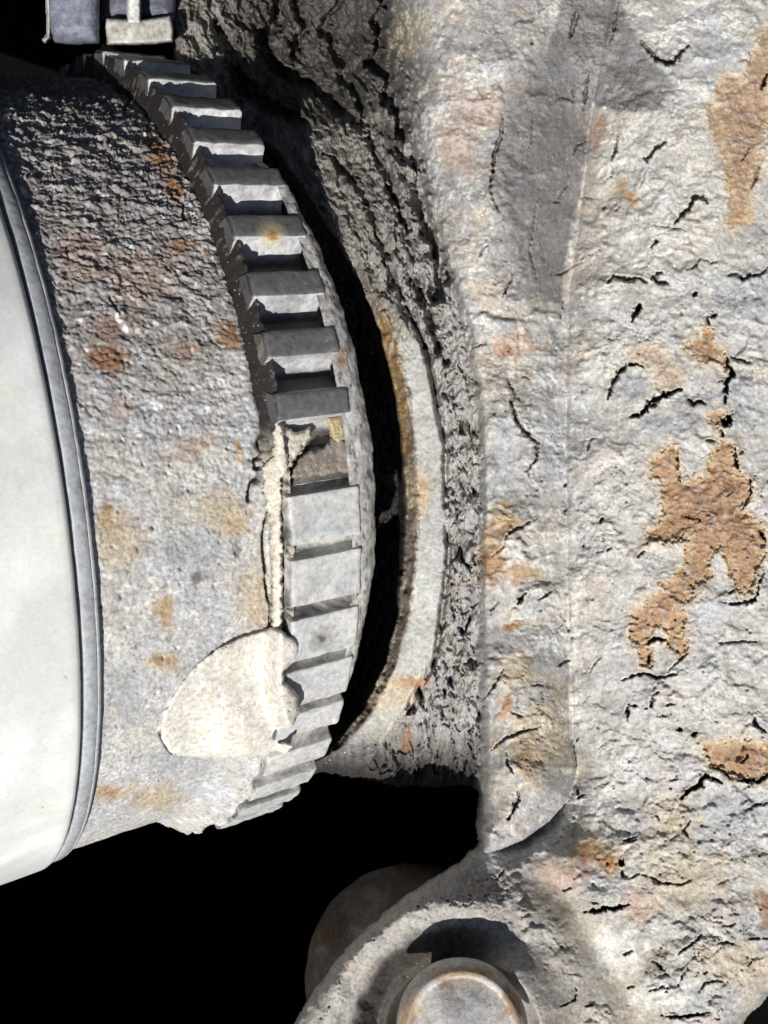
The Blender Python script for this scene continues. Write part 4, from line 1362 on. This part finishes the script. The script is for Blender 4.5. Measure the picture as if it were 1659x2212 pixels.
lb = unproj(884, 2112, 13.3)
prof = [(math.sin(t) if t < 1.57 else 1.0, 0.95 * math.cos(t)) for t in np.linspace(0.0, 1.9, 26)]
lobe = tag(link('socket_housing', dome(lb, (-.35, .35, 1), 1.38, prof, .05, 140, np.array([.34, .27, .21]),
                                       [(np.array([.16, .09, .05]), .7, (720, 2000, 40, 60))]), M_knuckle), 'dim brown rounded socket housing in shadow behind the stud boss', 'socket housing')

# ================================================================== SPEED SENSOR at the top left
def rbox(u0, v0, u1, v1, D, thick, name, mat, parent, base, seed, rnd=6, bulge=0.05, wob=1.5, poly=None, bt=None):
    poly = poly or [(u0, v0), (u1, v0), (u1, v1), (u0, v1)]
    xs = [p[0] for p in poly]
    ys = [p[1] for p in poly]
    step = 1.8
    u, v = np.meshgrid(np.arange(min(xs) - 10, max(xs) + 10, step), np.arange(min(ys) - 10, max(ys) + 10, step))
    sd = poly_sd(u, v, poly) + wob * fbm(u / 14, v / 14, 4, seed)
    k = np.clip(sd / rnd, 0, 1)
    DD = D - bulge * np.sqrt(np.clip(1 - (1 - k) ** 2, 0, 1)) + thick * np.clip(-sd / 3.5, 0, 1) - .012 * fbm(u / 20, v / 20, 4, seed + 1, .6)
    if bt is not None:
        DD = DD + bt(u, v)
    c = np.empty(u.shape + (3,))
    n = fbm(u / 30, v / 30, 5, seed + 2, .65)
    c[:] = base
    c = blend(c, np.array(base) * 1.45, .7 * sstep(0, .35, n))
    c = blend(c, np.array(base) * .55, .6 * sstep(.05, .35, -n))
    P, f, cc = compact(unproj(u, v, DD).reshape(-1, 3), grid_faces(*u.shape, keep=sd > -4), c.reshape(-1, 3))
    return link(name, np_mesh(name, P, f, cc), mat, parent)


sensor = thing('speed_sensor', 'blue grey and beige wheel speed sensor pointing down at the top teeth', 'sensor', unproj(240, 40, 10.9))
b1 = rbox(100, -160, 213, 96, 10.5, 1.2, 'barrel', M_smooth, sensor, (.19, .21, .27), 160, rnd=34, bulge=.22, poly=[(102, -160), (216, -160), (214, 92), (160, 96), (120, 92), (106, 70)], bt=lambda u, v: 0.003 * np.maximum(v - 60, 0))
b2 = rbox(228, 38, 372, 95, 10.45, 0.9, 'sensor_tip', M_smooth, sensor, (.40, .385, .36), 163, rnd=8, bulge=.05, poly=[(230, 40), (300, 44), (368, 34), (374, 60), (372, 88), (330, 94), (234, 95), (228, 60)])
b3 = rbox(276, -160, 303, 50, 10.43, 0.3, 'strap', M_smooth, sensor, (.55, .55, .54), 166, rnd=6, bulge=.04)
b4 = rbox(214, -160, 380, 46, 10.85, 0.8, 'core', M_smooth, sensor, (.10, .105, .14), 169, rnd=40, bulge=.2)
b5 = rbox(98, -60, 110, 90, 10.42, 0.2, 'retaining_clip', M_smooth, sensor, (.45, .44, .42), 172, rnd=4, bulge=.03, poly=[(98, -60), (105, -60), (109, 40), (108, 82), (98, 90), (94, 86), (103, 74), (103, 40)])

# ================================================================== SURROUNDINGS and slabs added to block light
def slab(name, corners, thick, mat, n=24, wob=.25, seed=0):
    """rough slab between four camera-space corners"""
    c = [np.array(p, float) for p in corners]
    a, b = np.meshgrid(np.linspace(0, 1, n), np.linspace(0, 1, n))
    P = ((1 - a) * (1 - b))[..., None] * c[0] + (a * (1 - b))[..., None] * c[1] + (a * b)[..., None] * c[2] + ((1 - a) * b)[..., None] * c[3]
    nr = np.cross(c[1] - c[0], c[3] - c[0])
    nr /= np.linalg.norm(nr)
    P = P + (wob * fbm(a * 5, b * 5, 4, seed))[..., None] * nr
    top = P.reshape(-1, 3)
    bot = (P - nr * thick).reshape(-1, 3)
    f = grid_faces(n, n).tolist()
    off = n * n
    fb = [[q + off for q in reversed(x)] for x in f]
    rim = [i for i in range(n)] + [i * n + n - 1 for i in range(1, n)] + [(n - 1) * n + i for i in range(n - 2, -1, -1)] + [i * n for i in range(n - 2, 0, -1)]
    side = [[rim[i], rim[(i + 1) % len(rim)], rim[(i + 1) % len(rim)] + off, rim[i] + off] for i in range(len(rim))]
    return np_mesh(name, np.vstack([top, bot]), np.array(f + fb + side))


liner = tag(link('wheel_liner', slab('liner', [(-26, -24, -17.5), (26, -24, -17.5), (26, 24, -17.5), (-26, 24, -17.5)], 1.0, M_liner, 40, 0.8, 3), M_liner), 'black wheel arch liner in deep shade behind the parts', 'liner')
liner['kind'] = 'structure'
slabs = [('arch_sky_block', [(-20, 9.5, -18), (20, 9.5, -18), (20, 11.5, 3), (-20, 11.5, 3)]), ('side_sky_block', [(13.5, 10, -18), (13.5, -22, -18), (15.5, -22, 2), (15.5, 11, 2)])]  # off-frame arch walls added to keep sky light out of the shadows
for nm, cn in slabs:
    link(nm, slab(nm, cn, 0.5, M_liner, 30, 0.4, 7), M_liner, liner)
blocker = tag(link('shade_blocker', slab('blocker', [(-16, -22, -10.9), (1.6, -22, -10.6), (1.5, -5.55, -9.85), (-16, -6.1, -10.3)], 0.55, M_blocker, 26, .08, 5), M_blocker), 'unseen black slab added below the frame to shade the cavity', 'shade blocker')  # off-frame slab added only to shade the cavity and lobe
